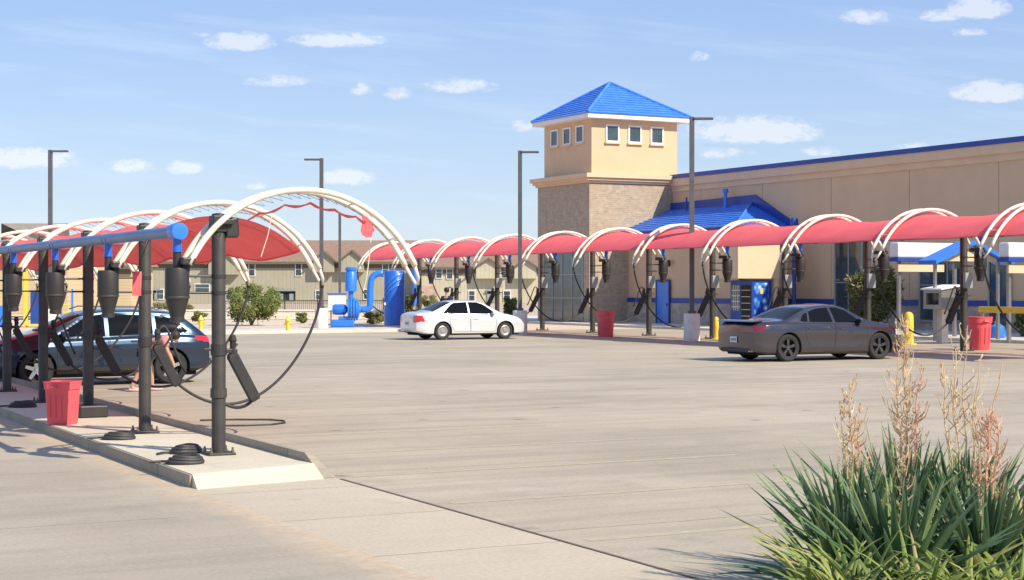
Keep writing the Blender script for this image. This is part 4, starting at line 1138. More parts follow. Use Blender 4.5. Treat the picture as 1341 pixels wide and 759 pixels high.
for x in (.35, sw_-.35):
    for y in (.45,):
        b = MB(); b.bbox(x-.05,x+.05,y-.05,y+.05,0,zE-.03,.01); b.build('leg', M['galv'], r)
p = W(39.6, TQ(1234, 39.6), 0)
r = empty('pay_station', p, A, 'grey metal pay station box with sloping lid left of the right post', 'pay station')
b = MB(); b.prism([(-.45,1.20),(.45,1.20),(.45,1.98),(-.45,1.86)], -.45, .45, 'y'); b.build('box', M['galv'], r)
b = MB(); b.prism([(-.52,1.86),(.5,2.0),(.5,2.05),(-.52,1.91)], -.52, .52, 'y'); b.build('lid', M['white_trim'], r)
b = MB(); b.bbox(-.15,.15,-.15,.15,0,1.2,.02); b.build('pedestal', M['conc_white'], r)
b = MB(); b.box(-.462,-.452,-.3,.3,1.35,1.75); b.build('screen', M['glass_dark'], r)
D = 56.; 
r = empty('barrier_arm', W(38.6, TQ(1292, 38.6), 0), A, 'yellow barrier arm at the right edge behind the red bin', 'barrier')
b = MB(); b.bbox(-.04,.04,-3.4,.35,1.12,1.32,.02); b.build('arm', M['yellow'], r)
b = MB(); b.bbox(-.25,.25,-4.0,-3.4,0,1.35,.03); b.build('housing', M['galv'], r)
b = MB(); b.bbox(-.05,.05,.15,.25,0,1.12,.01); b.build('rest_post', M['galv'], r)
# yellow bollard, blue drum
def bollard(p, h, rad, label, m='yellow', name='bollard', gp=None):
    r = empty(name, p, 0, label, 'bollard', gp)
    b = MB(); b.lathe([(rad*1.0,0),(rad,h*.55),(rad*.92,h*.9),(rad*.6,h*.97),(.02,h)], n=18); b.build('post', M[m], r, True)
    b = MB(); b.lathe([(rad*1.6,0),(rad*1.6,.04),(rad,.05)], n=18); b.build('foot', M[m], r, True)
bollard(G(1190, 451), 1.12, .17, 'yellow bollard behind the front of the grey sedan')
bollard(G(938, 444), .85, .10, 'slim yellow bollard just behind the tail of the grey sedan')
r = empty('drum', G(1306, 446), 0, 'low light blue drum right of the round red bin', 'drum')
b = MB(); b.lathe([(.24,0),(.30,.12),(.32,.3),(.26,.52),(.10,.62),(.08,.66)], n=22); b.build('drum_body', M['blue_light'], r, True)
b = MB(); b.lathe([(.09,.66),(.09,.70)], n=16); b.build('lid', M['white_trim'], r, True)

# ------------------------------------------------------------------ blue vacuum plant
p = G(461, 431)
r = empty('vacuum_turbine', p, R(4), 'bright blue vacuum turbine with motor and upright silencer on a skid', 'machine')
u = p.y/F   # metres per pixel
b = MB(); b.bbox(-1.05,.55,-.45,.45,0,.12,.02); b.bbox(-.95,.1,-.35,.35,.12,.45,.03); b.bbox(-.62,-.1,-.3,.3,.45,.60,.02); b.build('skid', M['blue_light'], r)
b = MB(); b.lathe([(.02,-.92),(.20,-.90),(.235,-.84),(.235,-.30),(.18,-.26),(.10,-.20)], (0,0,.92), 26, 'x')
for k in range(10): a = 2*math.pi*k/10; b.tube([(-.80,.245*math.cos(a),.92+.245*math.sin(a)),(-.36,.245*math.cos(a),.92+.245*math.sin(a))], .012, 5)
b.build('motor', M['blue_light'], r, True)
b = MB()
for x_, rr_ in ((-.14,.50),(-.02,.54),(.10,.54),(.22,.50)): b.lathe([(.1,x_-.05),(rr_,x_-.045),(rr_,x_+.045),(.1,x_+.05)], (0,0,.92), 32, 'x')
b.lathe([(.40,-.2),(.40,.30),(.16,.36),(.13,.5)], (0,0,.92), 28, 'x'); b.build('fan_housing', M['blue_light'], r, True)
b = MB(); b.lathe([(.12,1.2),(.12,1.72),(.27,1.78),(.27,2.62),(.24,2.66),(.24,2.72),(.27,2.74),(.27,2.84),(.2,2.9)], (-.05,0,0), 26); b.build('silencer', M['blue_light'], r, True)
b = MB(); b.tube(bez((.35,0,.92),(.95,0,.92),(.82,0,1.0),(.84,0,1.5), 10)+bez((.84,0,1.6),(.84,0,2.45),(.95,0,2.62),(1.45,0,2.60), 12), .15, 16); b.build('duct', M['blue_light'], r, 'all')
p2 = G(440, 430); p2.y += 1.2
r = empty('control_cabinet', p2, R(4), 'white electrical cabinet behind the blue turbine', 'cabinet')
b = MB(); b.bbox(-.5,.35,-.2,.2,.85,1.62,.02); b.build('enclosure', M['white_trim'], r)
b = MB(); b.bbox(-.56,.41,-.25,.25,1.62,1.68,.01); b.build('hood', M['blue_light'], r)
for x_ in (-.4,.22):
    b = MB(); b.bbox(x_,x_+.07,-.05,.05,0,.85,.01); b.build('leg', M['galv'], r)
p = G(516.5, 428.5)
r = empty('separator_tank', p, R(2), 'big dark blue separator cabinet with pale swooping stripes', 'tank')
b = MB(); b.lathe([(.47,.10),(.50,.12),(.50,2.68),(.46,2.74),(.1,2.80)], n=36); b.build('shell', M['blue_pipe'], r, True)
b = MB(); b.lathe([(.54,0),(.54,.10)], n=30); b.build('plinth', M['conc_white'], r, True)
b = MB()
for k, (s, zz) in enumerate(((0,1.35),(.0,1.62),(.0,1.88))):
    pts = []
    for i in range(15):
        a = R(-168+9.2*i+4*k); pts.append((.507*math.cos(a), .507*math.sin(a), zz-.1+.85*math.sin(i/14*math.pi/2)))
    b.tube(pts, [.012+.060*math.sin(math.pi*i/14) for i in range(15)], 5)
b.build('swoosh_stripe', M['blue_light'], r)
b = MB(); pts = [(.507*math.cos(R(-150)), .507*math.sin(R(-150)), 1.0)]; b.lathe([(.07,-.01),(.07,.01)], (-.43,-.30,1.15), 12, 'y'); b.build('access_cap', M['white_trim'], r)
b = MB(); b.bbox(-7.0, 3.2, -1.0, 1.1, 0, .0, .0) if False else None
# hydrants
def hydrant(px, py, label):
    r = empty('hydrant', G(px, py), 0, label, 'hydrant', 'yellow hydrants by the far kerb')
    b = MB(); b.lathe([(.14,0),(.14,.04),(.09,.06),(.09,.48),(.12,.50),(.12,.54),(.10,.60),(.04,.68),(.03,.72)], n=18); b.build('barrel', M['yellow'], r, True)
    for s in (-1, 1):
        b = MB(); b.lathe([(.05,.07*s),(.05,.16*s),(.06,.16*s),(.06,.18*s)], (0,0,.40), 10, 'x'); b.build('nozzle_cap', M['yellow'], r, True)
hydrant(377, 436, 'yellow hydrant left of the blue turbine machine')
hydrant(263, 434, 'yellow hydrant between the crossover tail and the nearest post')

# ------------------------------------------------------------------ far buildings
def gable_building(name, px0, px1, D, z_e, z_r, wall, roof, label, depth=12, gables=(), wins=(), darks=(), brick=None, hip=False):
    X0, X1 = (px0-CX)/F*D, (px1-CX)/F*D
    r = empty(name, (X0, D, 0), 0, label, 'building', None); Wd = X1-X0
    b = MB(); b.box(0, Wd, 0, depth, 0, z_e); b.build('wall', M[wall], r)
    b = MB(); o = .5; h = (depth/2) if hip else 0
    P0 = [(-o,-o,z_e),(Wd+o,-o,z_e),(Wd+o,depth+o,z_e),(-o,depth+o,z_e),(h,depth/2,z_r),(Wd-h,depth/2,z_r)]
    b.add(P0, [(0,1,5,4),(1,2,5),(2,3,4,5),(3,0,4),(3,2,1,0)]); b.build('roof', M[roof], r)
    b = MB(); b.box(-o, Wd+o, -o-.05, -o+.02, z_e-.28, z_e+.03); b.build('gutter', M['fascia'], r)
    b = MB(); b.box(0, Wd, -.04, -.002, z_e-.75, z_e-.28); b.build('frieze', M['fascia'], r)
    for (gx, gw, gh, gz) in gables:
        x = (gx-CX)/F*D-X0
        b = MB(); b.prism([(x-gw/2, gz), (x+gw/2, gz), (x, gz+gh)], -.9, 3, 'y'); rf = b.build('dormer', M[wall], r)
        b = MB(); b.prism([(x-gw/2-.35, gz-.12),(x-gw/2-.30, gz-.28),(x, gz+gh-.05),(x+gw/2+.30, gz-.28),(x+gw/2+.35, gz-.12),(x, gz+gh+.2)], -1.2, 3.2, 'y'); b.build('dormer_roof', M['fascia'], r)
        b = MB(); b.box(x-gw/2, x+gw/2, -.9, -.002, gz-1.4, gz); b.build('dormer_wall', M[wall], r)
    for (wx, wy, ww, wh) in wins:
        x = (wx-CX)/F*D-X0; z_ = H+(HZ-wy)/F*D; w_, h_ = ww/F*D, wh/F*D
        b = MB(); b.box(x-w_/2-.1, x+w_/2+.1, -.10, -.045, z_-h_/2-.1, z_+h_/2+.1); f_ = b.build('window', M['white_trim'], r)
        b = MB(); b.box(x-w_/2, x+w_/2, -.12, -.102, z_-h_/2, z_+h_*.05-.03); b.box(x-w_/2, x+w_/2, -.12, -.102, z_+h_*.05+.03, z_+h_/2); b.build('pane', M['glass'], f_)
    for (wx, wy, ww, wh) in darks:
        x = (wx-CX)/F*D-X0; z_ = H+(HZ-wy)/F*D; w_, h_ = ww/F*D, wh/F*D
        b = MB(); b.box(x-w_/2, x+w_/2, -.08, -.045, z_-h_/2, z_+h_/2); f_ = b.build('porch_opening', M['black_hole'], r)
        b = MB(); b.box(x-w_/2-.1, x+w_/2+.1, -.35, -.09, z_+h_/2, z_+h_/2+.25)
        for xx in (-.28, .28): b.box(x+xx*w_-.25, x+xx*w_+.25, -.11, -.082, z_-h_/2, z_+h_/4)
        b.build('porch_trim', M['frame_grey'], f_)
    if brick:
        x0_, x1_, zt_ = (brick[0]-CX)/F*D-X0, (brick[1]-CX)/F*D-X0, brick[2]
        b = MB(); b.box(x0_, x1_, -.08, -.045, 0, zt_); b.build('brick_panel', M['shingle_pink'], r)
    return r
M['shingle_pink'] = brick_mat('pale_brick', (.55,.38,.29), (.48,.32,.24), (.5,.42,.35), .5, .22, .02)
gable_building('apartment_building', 176, 543, 200, 5.05, 7.85, 'siding_green', 'shingle', 'long two storey apartment block with brown roof behind the blue machines',
  gables=[(294,3.6,1.5,4.9),(425,2.5,1.0,5.2),(462,2.8,1.15,5.2)],
  wins=[(391,353,7,15),(330,353,7,15),(240,353,7,15),(505,353,7,14),(265,377,18,10),(480,385,7,12),(210,385,8,12),(300,386,7,12),(418,386,8,11)], darks=[(375,387,24,12),(200,386,18,12),(520,388,16,12)])
gable_building('apartment_building', 548, 712, 196, 4.35, 6.4, 'siding_cream', 'shingle', 'pale yellow apartment block seen between the posts behind the white sedan',
  gables=[(640,3.0,.9,4.4),(688,2.6,.8,4.4)],
  wins=[(575,357,7,13),(589,358,7,13),(633,356,6,14),(660,356,6,14),(692,356,6,14),(618,387,7,12),(664,387,8,12)], darks=[(643,388,9,14)], brick=(548,572,2.1))
gable_building('apartment_building', -70, 88, 120, 4.2, 6.9, 'siding_yellow', 'shingle_grey', 'tan building with taupe roof at the left edge above the left row',
  wins=[(12,352,8,16),(50,352,8,16),(-30,352,8,16)], depth=14, hip=True, darks=[(66,384,9,18)])
gable_building('apartment_building', 96, 172, 150, 3.9, 5.4, 'siding_yellow', 'shingle', 'small sand coloured house partly hidden by the left canisters',
  wins=[(128,356,7,13),(150,356,7,13)], darks=[(107,378,9,16)], depth=9)

# retaining wall, fence
r = empty('retaining_wall', P(186, 400, 99)*1, 0, 'low pale block retaining wall below the apartment fence', 'wall'); r.location.z = 0
b = MB(); X = (545-186)/F*99; b.bbox(0, X, 0, .4, 0, .52, .02); b.build('block_wall', M['block'], r)
b = MB(); b.bbox(-.05, X+.05, -.05, .45, .52, .60, .02); b.build('cap_course', M['conc_white'], r)
r = empty('metal_fence', P(330, 400, 104), 0, 'dark metal picket fence standing behind the pale retaining wall', 'fence'); r.location.z = 0
X = (545-330)/F*104; b = MB(); n = int(X/.13)
for i in range(n): b.box(i*.13, i*.13+.022, -.011, .011, .08, 1.16)
b.box(0, X, -.015, .015, 1.08, 1.13); b.box(0, X, -.015, .015, .12, .16); b.build('pickets', M['fence'], r)
for i in range(6):
    b = MB(); x = X*i/5; b.box(x-.04, x+.04, -.04, .04, 0, 1.28); b.build('fence_post', M['fence'], r)
# gravel rise behind the wall
b = MB(); b.add([(-60,99.2,.2),(-8,99.2,.2),(-8,103.5,.05),(-60,103.5,.05)], [(0,1,2,3)]); tag(b.build('planting_terrace', M['gravel']), kind='structure')

# play structure at left
p = G(20, 428)
r = empty('play_structure', p, R(5), 'blue and yellow play structure behind the bonnet of the crossover', 'play structure')
u = p.y/F
def bxp(px0, px1, y0, y1, name, m, dep=.15):
    b = MB(); b.bbox((px0-20)*u, (px1-20)*u, -dep, dep, max(0, (428-y1)*u), (428-y0)*u, .02); return b.build(name, M[m], r)
bxp(31, 36, 352, 428, 'slide_tower', 'yellow', .15); bxp(39.5, 53, 382, 424, 'climbing_panel', 'blue_dark', .05)
bxp(54, 56, 372, 428, 'pole', 'blue_light', .05); bxp(78, 80, 380, 428, 'pole', 'blue_light', .05); bxp(92, 94.5, 378, 428, 'pole', 'blue_light', .05)
for yy_ in (398, 408, 418): bxp(80.5, 91.5, yy_, yy_+2, 'rung', 'yellow', .04)
bxp(36, 70, 424, 427, 'kick_plate', 'yellow', .3); bxp(0, 8, 400, 428, 'side_panel', 'blue_light', .3)
b = MB()
for k in range(5): b.box((41+k*2.5)*u, (42.2+k*2.5)*u, -.06, -.052, (428-420)*u, (428-388)*u)
b.build('panel_grille', M['blue_light'], r)

# ------------------------------------------------------------------ vegetation
def leaf_cloud(lobes, n, size, rnd, m, name, parent, stretch=1.5):
    b = MB(); var = []
    tot = sum(l[3]*l[4]*l[5] for l in lobes)
    for (cx, cy, cz, rx, ry, rz_) in lobes:
        for _ in range(int(n*rx*ry*rz_/tot)):
            while True:
                v = Vector((rnd.uniform(-1,1), rnd.uniform(-1,1), rnd.uniform(-1,1)))
                if .25 < v.length < 1: break
            if rnd.random() < .25: v = v*rnd.uniform(1.1, 1.4)
            p = Vector((cx+v.x*rx, cy+v.y*ry, cz+v.z*rz_))
            a = Vector((rnd.gauss(0,1), rnd.gauss(0,1), rnd.gauss(0,1))).normalized(); c = a.orthogonal().normalized()
            s = size*rnd.uniform(.6, 1.3)
            k = len(b.v); b.v += [tuple(p-a*s*stretch), tuple(p+c*s*.5), tuple(p+a*s*stretch), tuple(p-c*s*.5)]; b.f.append((k,k+1,k+2,k+3))
            var.append(min(1, max(0, rnd.gauss(.45, .25))))
    return b.build(name, M[m], parent, var=var)
def shrub(px, base_y, wpx, hpx, label, seed, n=5000, m='leaf_bush', size=.05, name='shrub', D=None, gp=None):
    rnd = random.Random(seed); p = G(px, base_y) if D is None else Vector(((px-CX)/F*D, D, 0)); u = p.y/F
    w, h = wpx*u, hpx*u
    r = empty(name, p, 0, label, 'shrub', gp)
    lobes = []
    for i in range(13):
        a = rnd.uniform(0, 6.28); rr = rnd.uniform(.15, .34)*w; z = rnd.uniform(.16, .80)*h; k = 1-.45*abs(z/h-.45)
        lobes.append((rr*math.cos(a)*k, rr*math.sin(a)*k, z, w*rnd.uniform(.10,.20), w*rnd.uniform(.10,.20), h*rnd.uniform(.09,.20)))
    leaf_cloud(lobes, n, size, rnd, m, 'foliage', r)
    b = MB()
    for i in range(7):
        l = lobes[i]; b.tube([(0,0,-.02),(l[0]*.3,l[1]*.3,l[2]*.5),(l[0],l[1],l[2])], [.04*h/2,.028*h/2,.01*h/2], 6)
    b.build('stem', M['bark'], r)
    return r
shrub(329, 426, 88, 72, 'large loose green shrub behind the posts of the nearest arches', 12, 9500, size=.06)
shrub(394, 423, 22, 16, 'small dark rounded shrub left of the tall lamp post by the machines', 4, 1500, size=.05)
shrub(490, 424, 34, 18, 'low yellow green shrub under the blue duct', 5, 2000, m='leaf_olive', size=.05)
shrub(262, 424, 26, 18, 'small shrub left of the nearest post by a yellow hydrant', 6, 1500, size=.05)
shrub(668, 420, 22, 40, 'upright yellow green shrub left of the brick tower', 8, 2200, m='leaf_olive', size=.06)
shrub(537, 424, 16, 52, 'narrow green shrub behind the blue separator cabinet', 9, 1800, size=.05)
t = TQ(1143, 46.6); p = W(46.6, t, .1); D = p.y
shrub(1143, 0, 92, 108, 'tall leafy oleander shrub against the tan wall behind the grey sedan', 10, 11000, m='leaf_olive', size=.07, D=D)
shrub(1341, 0, 30, 40, 'shrub at the foot of the tan wall cut by the right edge', 11, 1500, size=.06, D=62)
for i, (px, D_, w_, h_) in enumerate(((215,112,40,22),(240,110,30,18),(560,150,30,20))):
    shrub(px, 0, w_, h_, ['rusty flowering shrub on the terrace left of the nearest canister','low shrub on the terrace just right of the nearest canister','distant low shrub left of the white sedan roof'][i], 20+i, 1400, m='leaf_olive', size=.07, D=D_)

# blades
def blade(b, var, base, az, el, length, width, droop, val, rnd, seg=7):
    d = Vector((math.cos(az)*math.cos(el), math.sin(az)*math.cos(el), math.sin(el))); side = Vector((-math.sin(az), math.cos(az), 0))
    p = Vector(base); k0 = len(b.v); e_ = el
    for i in range(seg+1):
        s = i/seg; w = width*(.55+.9*s if s < .35 else (.865)*(1-((s-.35)/.65)**1.7)+.0)
        d = Vector((math.cos(az)*math.cos(e_), math.sin(az)*math.cos(e_), math.sin(e_)))
        up = side.cross(d).normalized()
        fold = up*w*.35
        b.v += [tuple(p-side*w/2+fold), tuple(p-fold*.3), tuple(p+side*w/2+fold)]
        p = p+d*(length/seg); e_ -= droop/seg*(0.4+1.2*s)
    for i in range(seg):
        o = k0+3*i; b.f += [(o,o+1,o+4,o+3),(o+1,o+2,o+5,o+4)]; vv = min(1, max(0, val+(.10 if i == seg-1 else 0))); var += [vv, vv]
def yucca(pos, n, length, width, seed, label, stalks, lean=(0,0)):
    rnd = random.Random(seed)
    r = empty('yucca', pos, 0, label, 'yucca', 'spiky yucca plants of the corner bed')
    b = MB(); var = []
    for i in range(n):
        s = i/n; az = i*2.39996+rnd.uniform(-.4,.4); el = R(8+78*s**.75+rnd.uniform(-13,13))
        L_ = length*(.72+.38*math.sin(math.pi*min(1, s+.25))*rnd.uniform(.8,1.1))
        z0 = .05+.22*s
        val = rnd.gauss(.38, .22)
        if s < .22 and rnd.random() < .35: val = rnd.uniform(.75, 1)
        blade(b, var, (.05*math.cos(az)+lean[0]*s, .05*math.sin(az)+lean[1]*s, z0), az, el, L_, width*rnd.uniform(.8,1.15), R(rnd.uniform(4,26)*(1.6 if s < .3 else 1)), val, rnd)
    for i in range(16):
        az = rnd.uniform(0, 6.28); blade(b, var, (.04*math.cos(az), .04*math.sin(az), .05), az, R(rnd.uniform(-8, 30)), length*rnd.uniform(.5, .85), width*.7, R(rnd.uniform(40, 95)), rnd.uniform(.8, 1), rnd)
    b.build('leaf_rosette', M['leaf_yucca'], r, 'all', var=var)
    b = MB(); b.tube([(0,0,0),(0,0,.35)], [.07,.05], 8); b.build('stem', M['bark'], r)
    for (dx, dy, h, spread, mm, nb_) in stalks:
        b = MB(); var = []; top = Vector((dx, dy, h)); base = Vector((dx*.25, dy*.25, .2))
        n0 = len(b.f); pts = [base.lerp(top, i/10)+Vector((.012*math.sin(i*1.3+seed), .012*math.cos(i*1.7), 0)) for i in range(11)]
        b.tube(pts, [.0085*(1-.6*i/10) for i in range(11)], 6); var += [rnd.uniform(.3,.8)]*(len(b.f)-n0)
        for i in range(int(nb_*.62)):
            s = rnd.uniform(.38, 1); p = base.lerp(top, s); az = rnd.uniform(0, 6.28); ln = spread*rnd.uniform(.4, 1.55)*(1.15-.75*abs(s-.62)/.4)
            if ln < .02: ln = .02
            q_ = p+Vector((math.cos(az)*ln*.55, math.sin(az)*ln*.55, ln*.85)); mid = p.lerp(q_, .5)+Vector((math.cos(az)*ln*.12, math.sin(az)*ln*.12, -.01))
            n0 = len(b.f); b.tube([p, mid, q_], [.0040,.0032,.0022], 4, cap=False)
            for j in range(rnd.randint(1, 4)):     # dry pods
                w_ = p.lerp(q_, rnd.uniform(.35, 1.02))+Vector((rnd.uniform(-.012,.012),)*3); s_ = rnd.uniform(.003, .0075)
                k = len(b.v); a_ = rnd.uniform(0, 3.14); ca, sa = math.cos(a_)*s_, math.sin(a_)*s_
                b.v += [tuple(w_+Vector((0,0,s_*1.7))), tuple(w_+Vector((ca,sa,0))), tuple(w_+Vector((-ca,-sa,0))), tuple(w_-Vector((0,0,s_*1.7))), tuple(w_+Vector((-sa,ca,0)))]
                b.f += [(k,k+1,k+2),(k+3,k+2,k+1),(k,k+4,k+1),(k+3,k+1,k+4)]
            var += [min(1, max(0, rnd.gauss(.5,.28)))]*(len(b.f)-n0)
        b.build('flower_stalk', M[mm], r, var=var)
    return r
def PX(px, D, z=0.): return Vector(((px-CX)/F*D, D, z))
u10 = 1/F
yucca(PX(1118,10.3), 92, .90, .054, 31, 'yucca at the left of the corner clump with one bushy dry stalk', [(-.02,.0,1.34,.15,'stalk',70),(.05,.05,1.18,.12,'stalk_pink',40),(-.07,.02,1.22,.12,'stalk',36)])
yucca(PX(1185,10.9), 92, 1.0, .056, 32, 'yucca at the back middle of the clump carrying the tallest dry stalk', [(.03,.1,1.72,.15,'stalk',90),(.10,.0,1.42,.12,'stalk_pink',50),(-.04,.04,1.52,.16,'stalk',60),(.02,-.05,1.30,.10,'stalk',40)])
yucca(PX(1262,10.7), 92, .95, .056, 33, 'yucca at the back right of the clump with bare cream stalks', [(-.05,.05,1.55,.16,'stalk',34),(.03,.08,1.66,.22,'stalk',24),(-.14,.0,1.42,.14,'stalk',30),(.10,.02,1.48,.18,'stalk',22),(.24,.0,1.45,.03,'stalk_pink',8)])
yucca(PX(1178,9.75), 84, .84, .064, 34, 'broad leaved yucca at the front middle of the clump', [(.04,-.02,1.02,.10,'stalk_pink',30)])
yucca(PX(1290,10.0), 84, .80, .056, 35, 'yucca at the front right of the clump with rusty seed heads', [(.02,.0,1.18,.17,'stalk_pink',80),(.10,.06,1.14,.15,'stalk_pink',60),(-.04,.03,1.08,.14,'stalk',50)])
yucca(PX(1098,9.95), 70, .58, .050, 36, 'low yucca at the front left of the clump, leaves spread sideways', [])
yucca(PX(1350,10.4), 74, .66, .052, 37, 'yucca leaning out of the right edge of the photo', [])
# low strap-leaved clumps in front
for i, (px, D_, lb_) in enumerate(((1095,9.3,'strap leaved clump at the lower left of the corner bed'),(1120,9.1,'strap leaved clump in front of the left yuccas'),(1200,9.0,'strap leaved clump at the bottom middle of the bed'),(1275,9.15,'yellow green strap leaved clump in front of the right yuccas'),(1335,9.35,'strap leaved clump in the bottom right corner'))):
    rnd = random.Random(60+i); r = empty('daylily', PX(px, D_), 0, lb_, 'plant', 'strap leaved plants at the foot of the yuccas')
    b = MB(); var = []
    for k in range(105):
        az = rnd.uniform(0, 6.28); el = R(rnd.uniform(35, 84)); c = rnd.uniform(0, .16); a2 = rnd.uniform(0, 6.28)
        blade(b, var, (c*math.cos(a2), c*math.sin(a2), 0), az, el, rnd.uniform(.40,.76), .038*rnd.uniform(.8,1.3), R(rnd.uniform(55,120)), min(1, max(0, rnd.gauss(.45,.25))), rnd, 8)
    b.build('leaves', M['leaf_low'], r, 'all', var=var)
b = MB(); n = 28; c0 = PX(1190, 9.9)
b.v = [(c0.x+1.5*math.cos(2*math.pi*i/n)*(1+.08*math.sin(i*2)), c0.y-.3+1.35*math.sin(2*math.pi*i/n)*(1+.07*math.cos(i*3)), .012) for i in range(n)]; b.f = [tuple(range(n))]
tag(b.build('planting_bed', mat('mulch', (.13,.085,.055), .95, var=.35, scale=14)), kind='structure')

# ------------------------------------------------------------------ people
def skin_obj(name, J, E, m, parent, sub=2):
    me = bpy.data.meshes.new(name); keys = list(J); me.from_pydata([J[k][0] for k in keys], [(keys.index(a), keys.index(b_)) for a, b_ in E], [])
    o = bpy.data.objects.new(name, me); COL.objects.link(o); o.parent = parent
    sm_ = o.modifiers.new('skin', 'SKIN'); sm_.use_smooth_shade = True
    for i, k in enumerate(keys):
        r_ = J[k][1]; me.skin_vertices[0].data[i].radius = r_ if isinstance(r_, tuple) else (r_, r_)
    me.skin_vertices[0].data[0].use_root = True
    ss = o.modifiers.new('sub', 'SUBSURF'); ss.levels = sub; ss.render_levels = sub
    me.materials.append(m); return o
def person(loc, rz, label, J, shirt, pants, shirt_m, pants_m, hair_c, sc=1., shoes='shoe'):
    r = empty('person', loc, rz, label, 'person', None, sc)
    E = [('pel','spi'),('spi','che'),('che','nec'),('nec','jaw'),('jaw','hea'),('hea','cro')]
    for s in 'LR':
        E += [('che','sh'+s),('sh'+s,'el'+s),('el'+s,'wr'+s),('wr'+s,'pa'+s),('pel','hi'+s),('hi'+s,'kn'+s),('kn'+s,'an'+s),('an'+s,'to'+s)]
    # fingers
    JJ = dict(J)
    for s in 'LR':
        w, p = Vector(J['wr'+s][0]), Vector(J['pa'+s][0]); d = (p-w).normalized(); sd_ = d.cross(Vector((1,0,0)))
        if sd_.length < .2: sd_ = d.cross(Vector((0,1,0)))
        sd_.normalize(); nn = d.cross(sd_)
        for i, ln in enumerate((.070,.080,.075,.060)):
            f0 = p+sd_*(-.026+.0175*i)+d*.01; f1 = f0+d*ln*.55; f2 = f1+(d*.8+nn*.45).normalized()*ln*.45
            JJ['f%s%da'%(s,i)] = (tuple(f0), .0095); JJ['f%s%db'%(s,i)] = (tuple(f1), .009); JJ['f%s%dc'%(s,i)] = (tuple(f2), .007)
            E += [('pa'+s,'f%s%da'%(s,i)),('f%s%da'%(s,i),'f%s%db'%(s,i)),('f%s%db'%(s,i),'f%s%dc'%(s,i))]
        t0_ = w.lerp(p,.45)-sd_*.03; t1_ = t0_+(d*.6-sd_*.7).normalized()*.04; t2_ = t1_+d*.028
        JJ['t%sa'%s] = (tuple(t0_), .012); JJ['t%sb'%s] = (tuple(t1_), .010); JJ['t%sc'%s] = (tuple(t2_), .008)
        E += [('wr'+s,'t%sa'%s),('t%sa'%s,'t%sb'%s),('t%sb'%s,'t%sc'%s)]
    h = Vector(J['hea'][0]); fw = Vector(J['_face'][0]).normalized(); del JJ['_face']
    JJ['nose'] = (tuple(h+fw*.095-Vector((0,0,.015))), .013); E.append(('hea','nose'))
    body = skin_obj('body', JJ, E, M['skin'], r)
    def sub(keys, edges, grow, m, name):
        JJ2 = {k: (J[k][0], (J[k][1][0]+grow, J[k][1][1]+grow) if isinstance(J[k][1], tuple) else J[k][1]+grow) for k in keys}
        return skin_obj(name, JJ2, edges, M[m], r)
    def mid(a, b_, t): return tuple(Vector(J[a][0]).lerp(Vector(J[b_][0]), t))
    for s in 'LR':
        J['sl'+s] = (mid('sh'+s,'el'+s,.75), .050); J['cf'+s] = (mid('kn'+s,'an'+s,pants), .058)
    sub(['pel','spi','che','shL','shR','slL','slR'], [('pel','spi'),('spi','che'),('che','shL'),('che','shR'),('shL','slL'),('shR','slR')], .026, shirt_m, 'shirt')
    if pants > .05:
        sub(['pel','hiL','hiR','knL','knR','cfL','cfR'], [('pel','hiL'),('pel','hiR'),('hiL','knL'),('hiR','knR'),('knL','cfL'),('knR','cfR')], .018, pants_m, 'trousers')
    else:
        for s in 'LR': J['th'+s] = (mid('hi'+s,'kn'+s,.75), .075)
        sub(['pel','hiL','hiR','thL','thR'], [('pel','hiL'),('pel','hiR'),('hiL','thL'),('hiR','thR')], .018, pants_m, 'shorts')
    b = MB(); b.lathe([(.02,.122),(.07,.108),(.097,.06),(.101,.01),(.095,-.03),(.085,-.05)], (0,0,0), 20, cap=False)
    c = J['cro'][0]; o = b.build('hair', M['hair'], r, 'all', loc=tuple(h-fw*.018+Vector((0,0,.02))))
    for s in 'LR':
        an, to = Vector(J['an'+s][0]), Vector(J['to'+s][0]); d = (to-an); d.z = 0; d.normalize()
        b = MB(); n_ = []
        b.lathe([(.02,-.12),(.040,-.10),(.046,0),(.048,.07),(.034,.13),(.01,.15)], (0,0,0), 14, 'x')
        for i, v in enumerate(b.v): b.v[i] = (v[0], v[1], max(-.035, v[2]*.9))
        o = b.build('shoe', M[shoes], r, 'all', loc=tuple(Vector((an.x, an.y, .038))+d*.06)); o.rotation_euler.z = math.atan2(d.y, d.x)
    return r
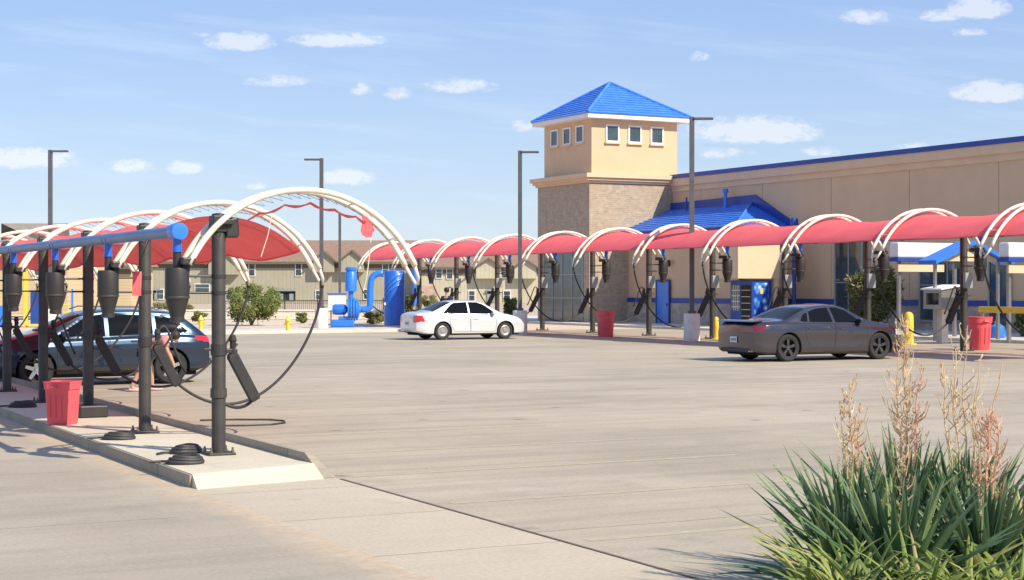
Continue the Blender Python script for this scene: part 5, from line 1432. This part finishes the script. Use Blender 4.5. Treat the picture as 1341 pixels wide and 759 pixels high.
def stand_joints():
    J = {'pel': ((0,0,.95), (.13,.095)), 'spi': ((0,0,1.12), (.12,.085)), 'che': ((0,0,1.34), (.145,.10)), 'nec': ((0,0,1.50), .052), 'jaw': ((.01,0,1.57), .062), 'hea': ((.015,0,1.65), (.078,.092)), 'cro': ((.005,0,1.72), .062), '_face': ((1,0,0), 0)}
    for s, y in (('L',1),('R',-1)):
        J['sh'+s] = ((0,.185*y,1.41), .052); J['el'+s] = ((-.02,.24*y,1.13), .042); J['wr'+s] = ((.04,.25*y,.90), .027); J['pa'+s] = ((.055,.25*y,.83), (.035,.018))
        J['hi'+s] = ((0,.09*y,.88), .085); J['kn'+s] = ((.02,.10*y,.50), .056); J['an'+s] = ((-.01,.11*y,.09), .038); J['to'+s] = ((.12,.125*y,.035), .030)
    return J
J = stand_joints()
person(PX(585, 67.0), R(60), 'person in dark clothes standing behind the roof of the white sedan', J, 1, .92, 'shirt_navy', 'trousers', None, sc=1.09, shoes='black')
J = stand_joints()
# bending over: torso pitched forward, arms reaching down
J.update({'pel': ((0,0,.86), (.13,.095)), 'spi': ((.14,0,.99), (.12,.085)), 'che': ((.34,0,1.08), (.14,.10)), 'nec': ((.49,0,1.10), .052), 'jaw': ((.555,0,1.09), .060), 'hea': ((.63,0,1.08), (.078,.092)), 'cro': ((.69,0,1.07), .062), '_face': ((.5,0,-.85), 0)})
for s, y in (('L',1),('R',-1)):
    J['sh'+s] = ((.40,.18*y,1.07), .052); J['el'+s] = ((.47,.23*y,.82), .040); J['wr'+s] = ((.56,.19*y,.62), .026); J['pa'+s] = ((.585,.18*y,.555), (.035,.018))
    J['hi'+s] = ((0,.09*y,.80), .085); J['kn'+s] = ((.10*y+.03,.14*y,.46), .062); J['an'+s] = ((.20*y-.05,.16*y,.09), .042); J['to'+s] = ((.20*y+.08,.175*y,.035), .034)
pp = G(189, 512); person(pp, R(10), 'person in a rose shirt bending down beside the rear wheel of the crossover', J, 1, 0, 'shirt_pink', 'shorts', None, sc=.92)
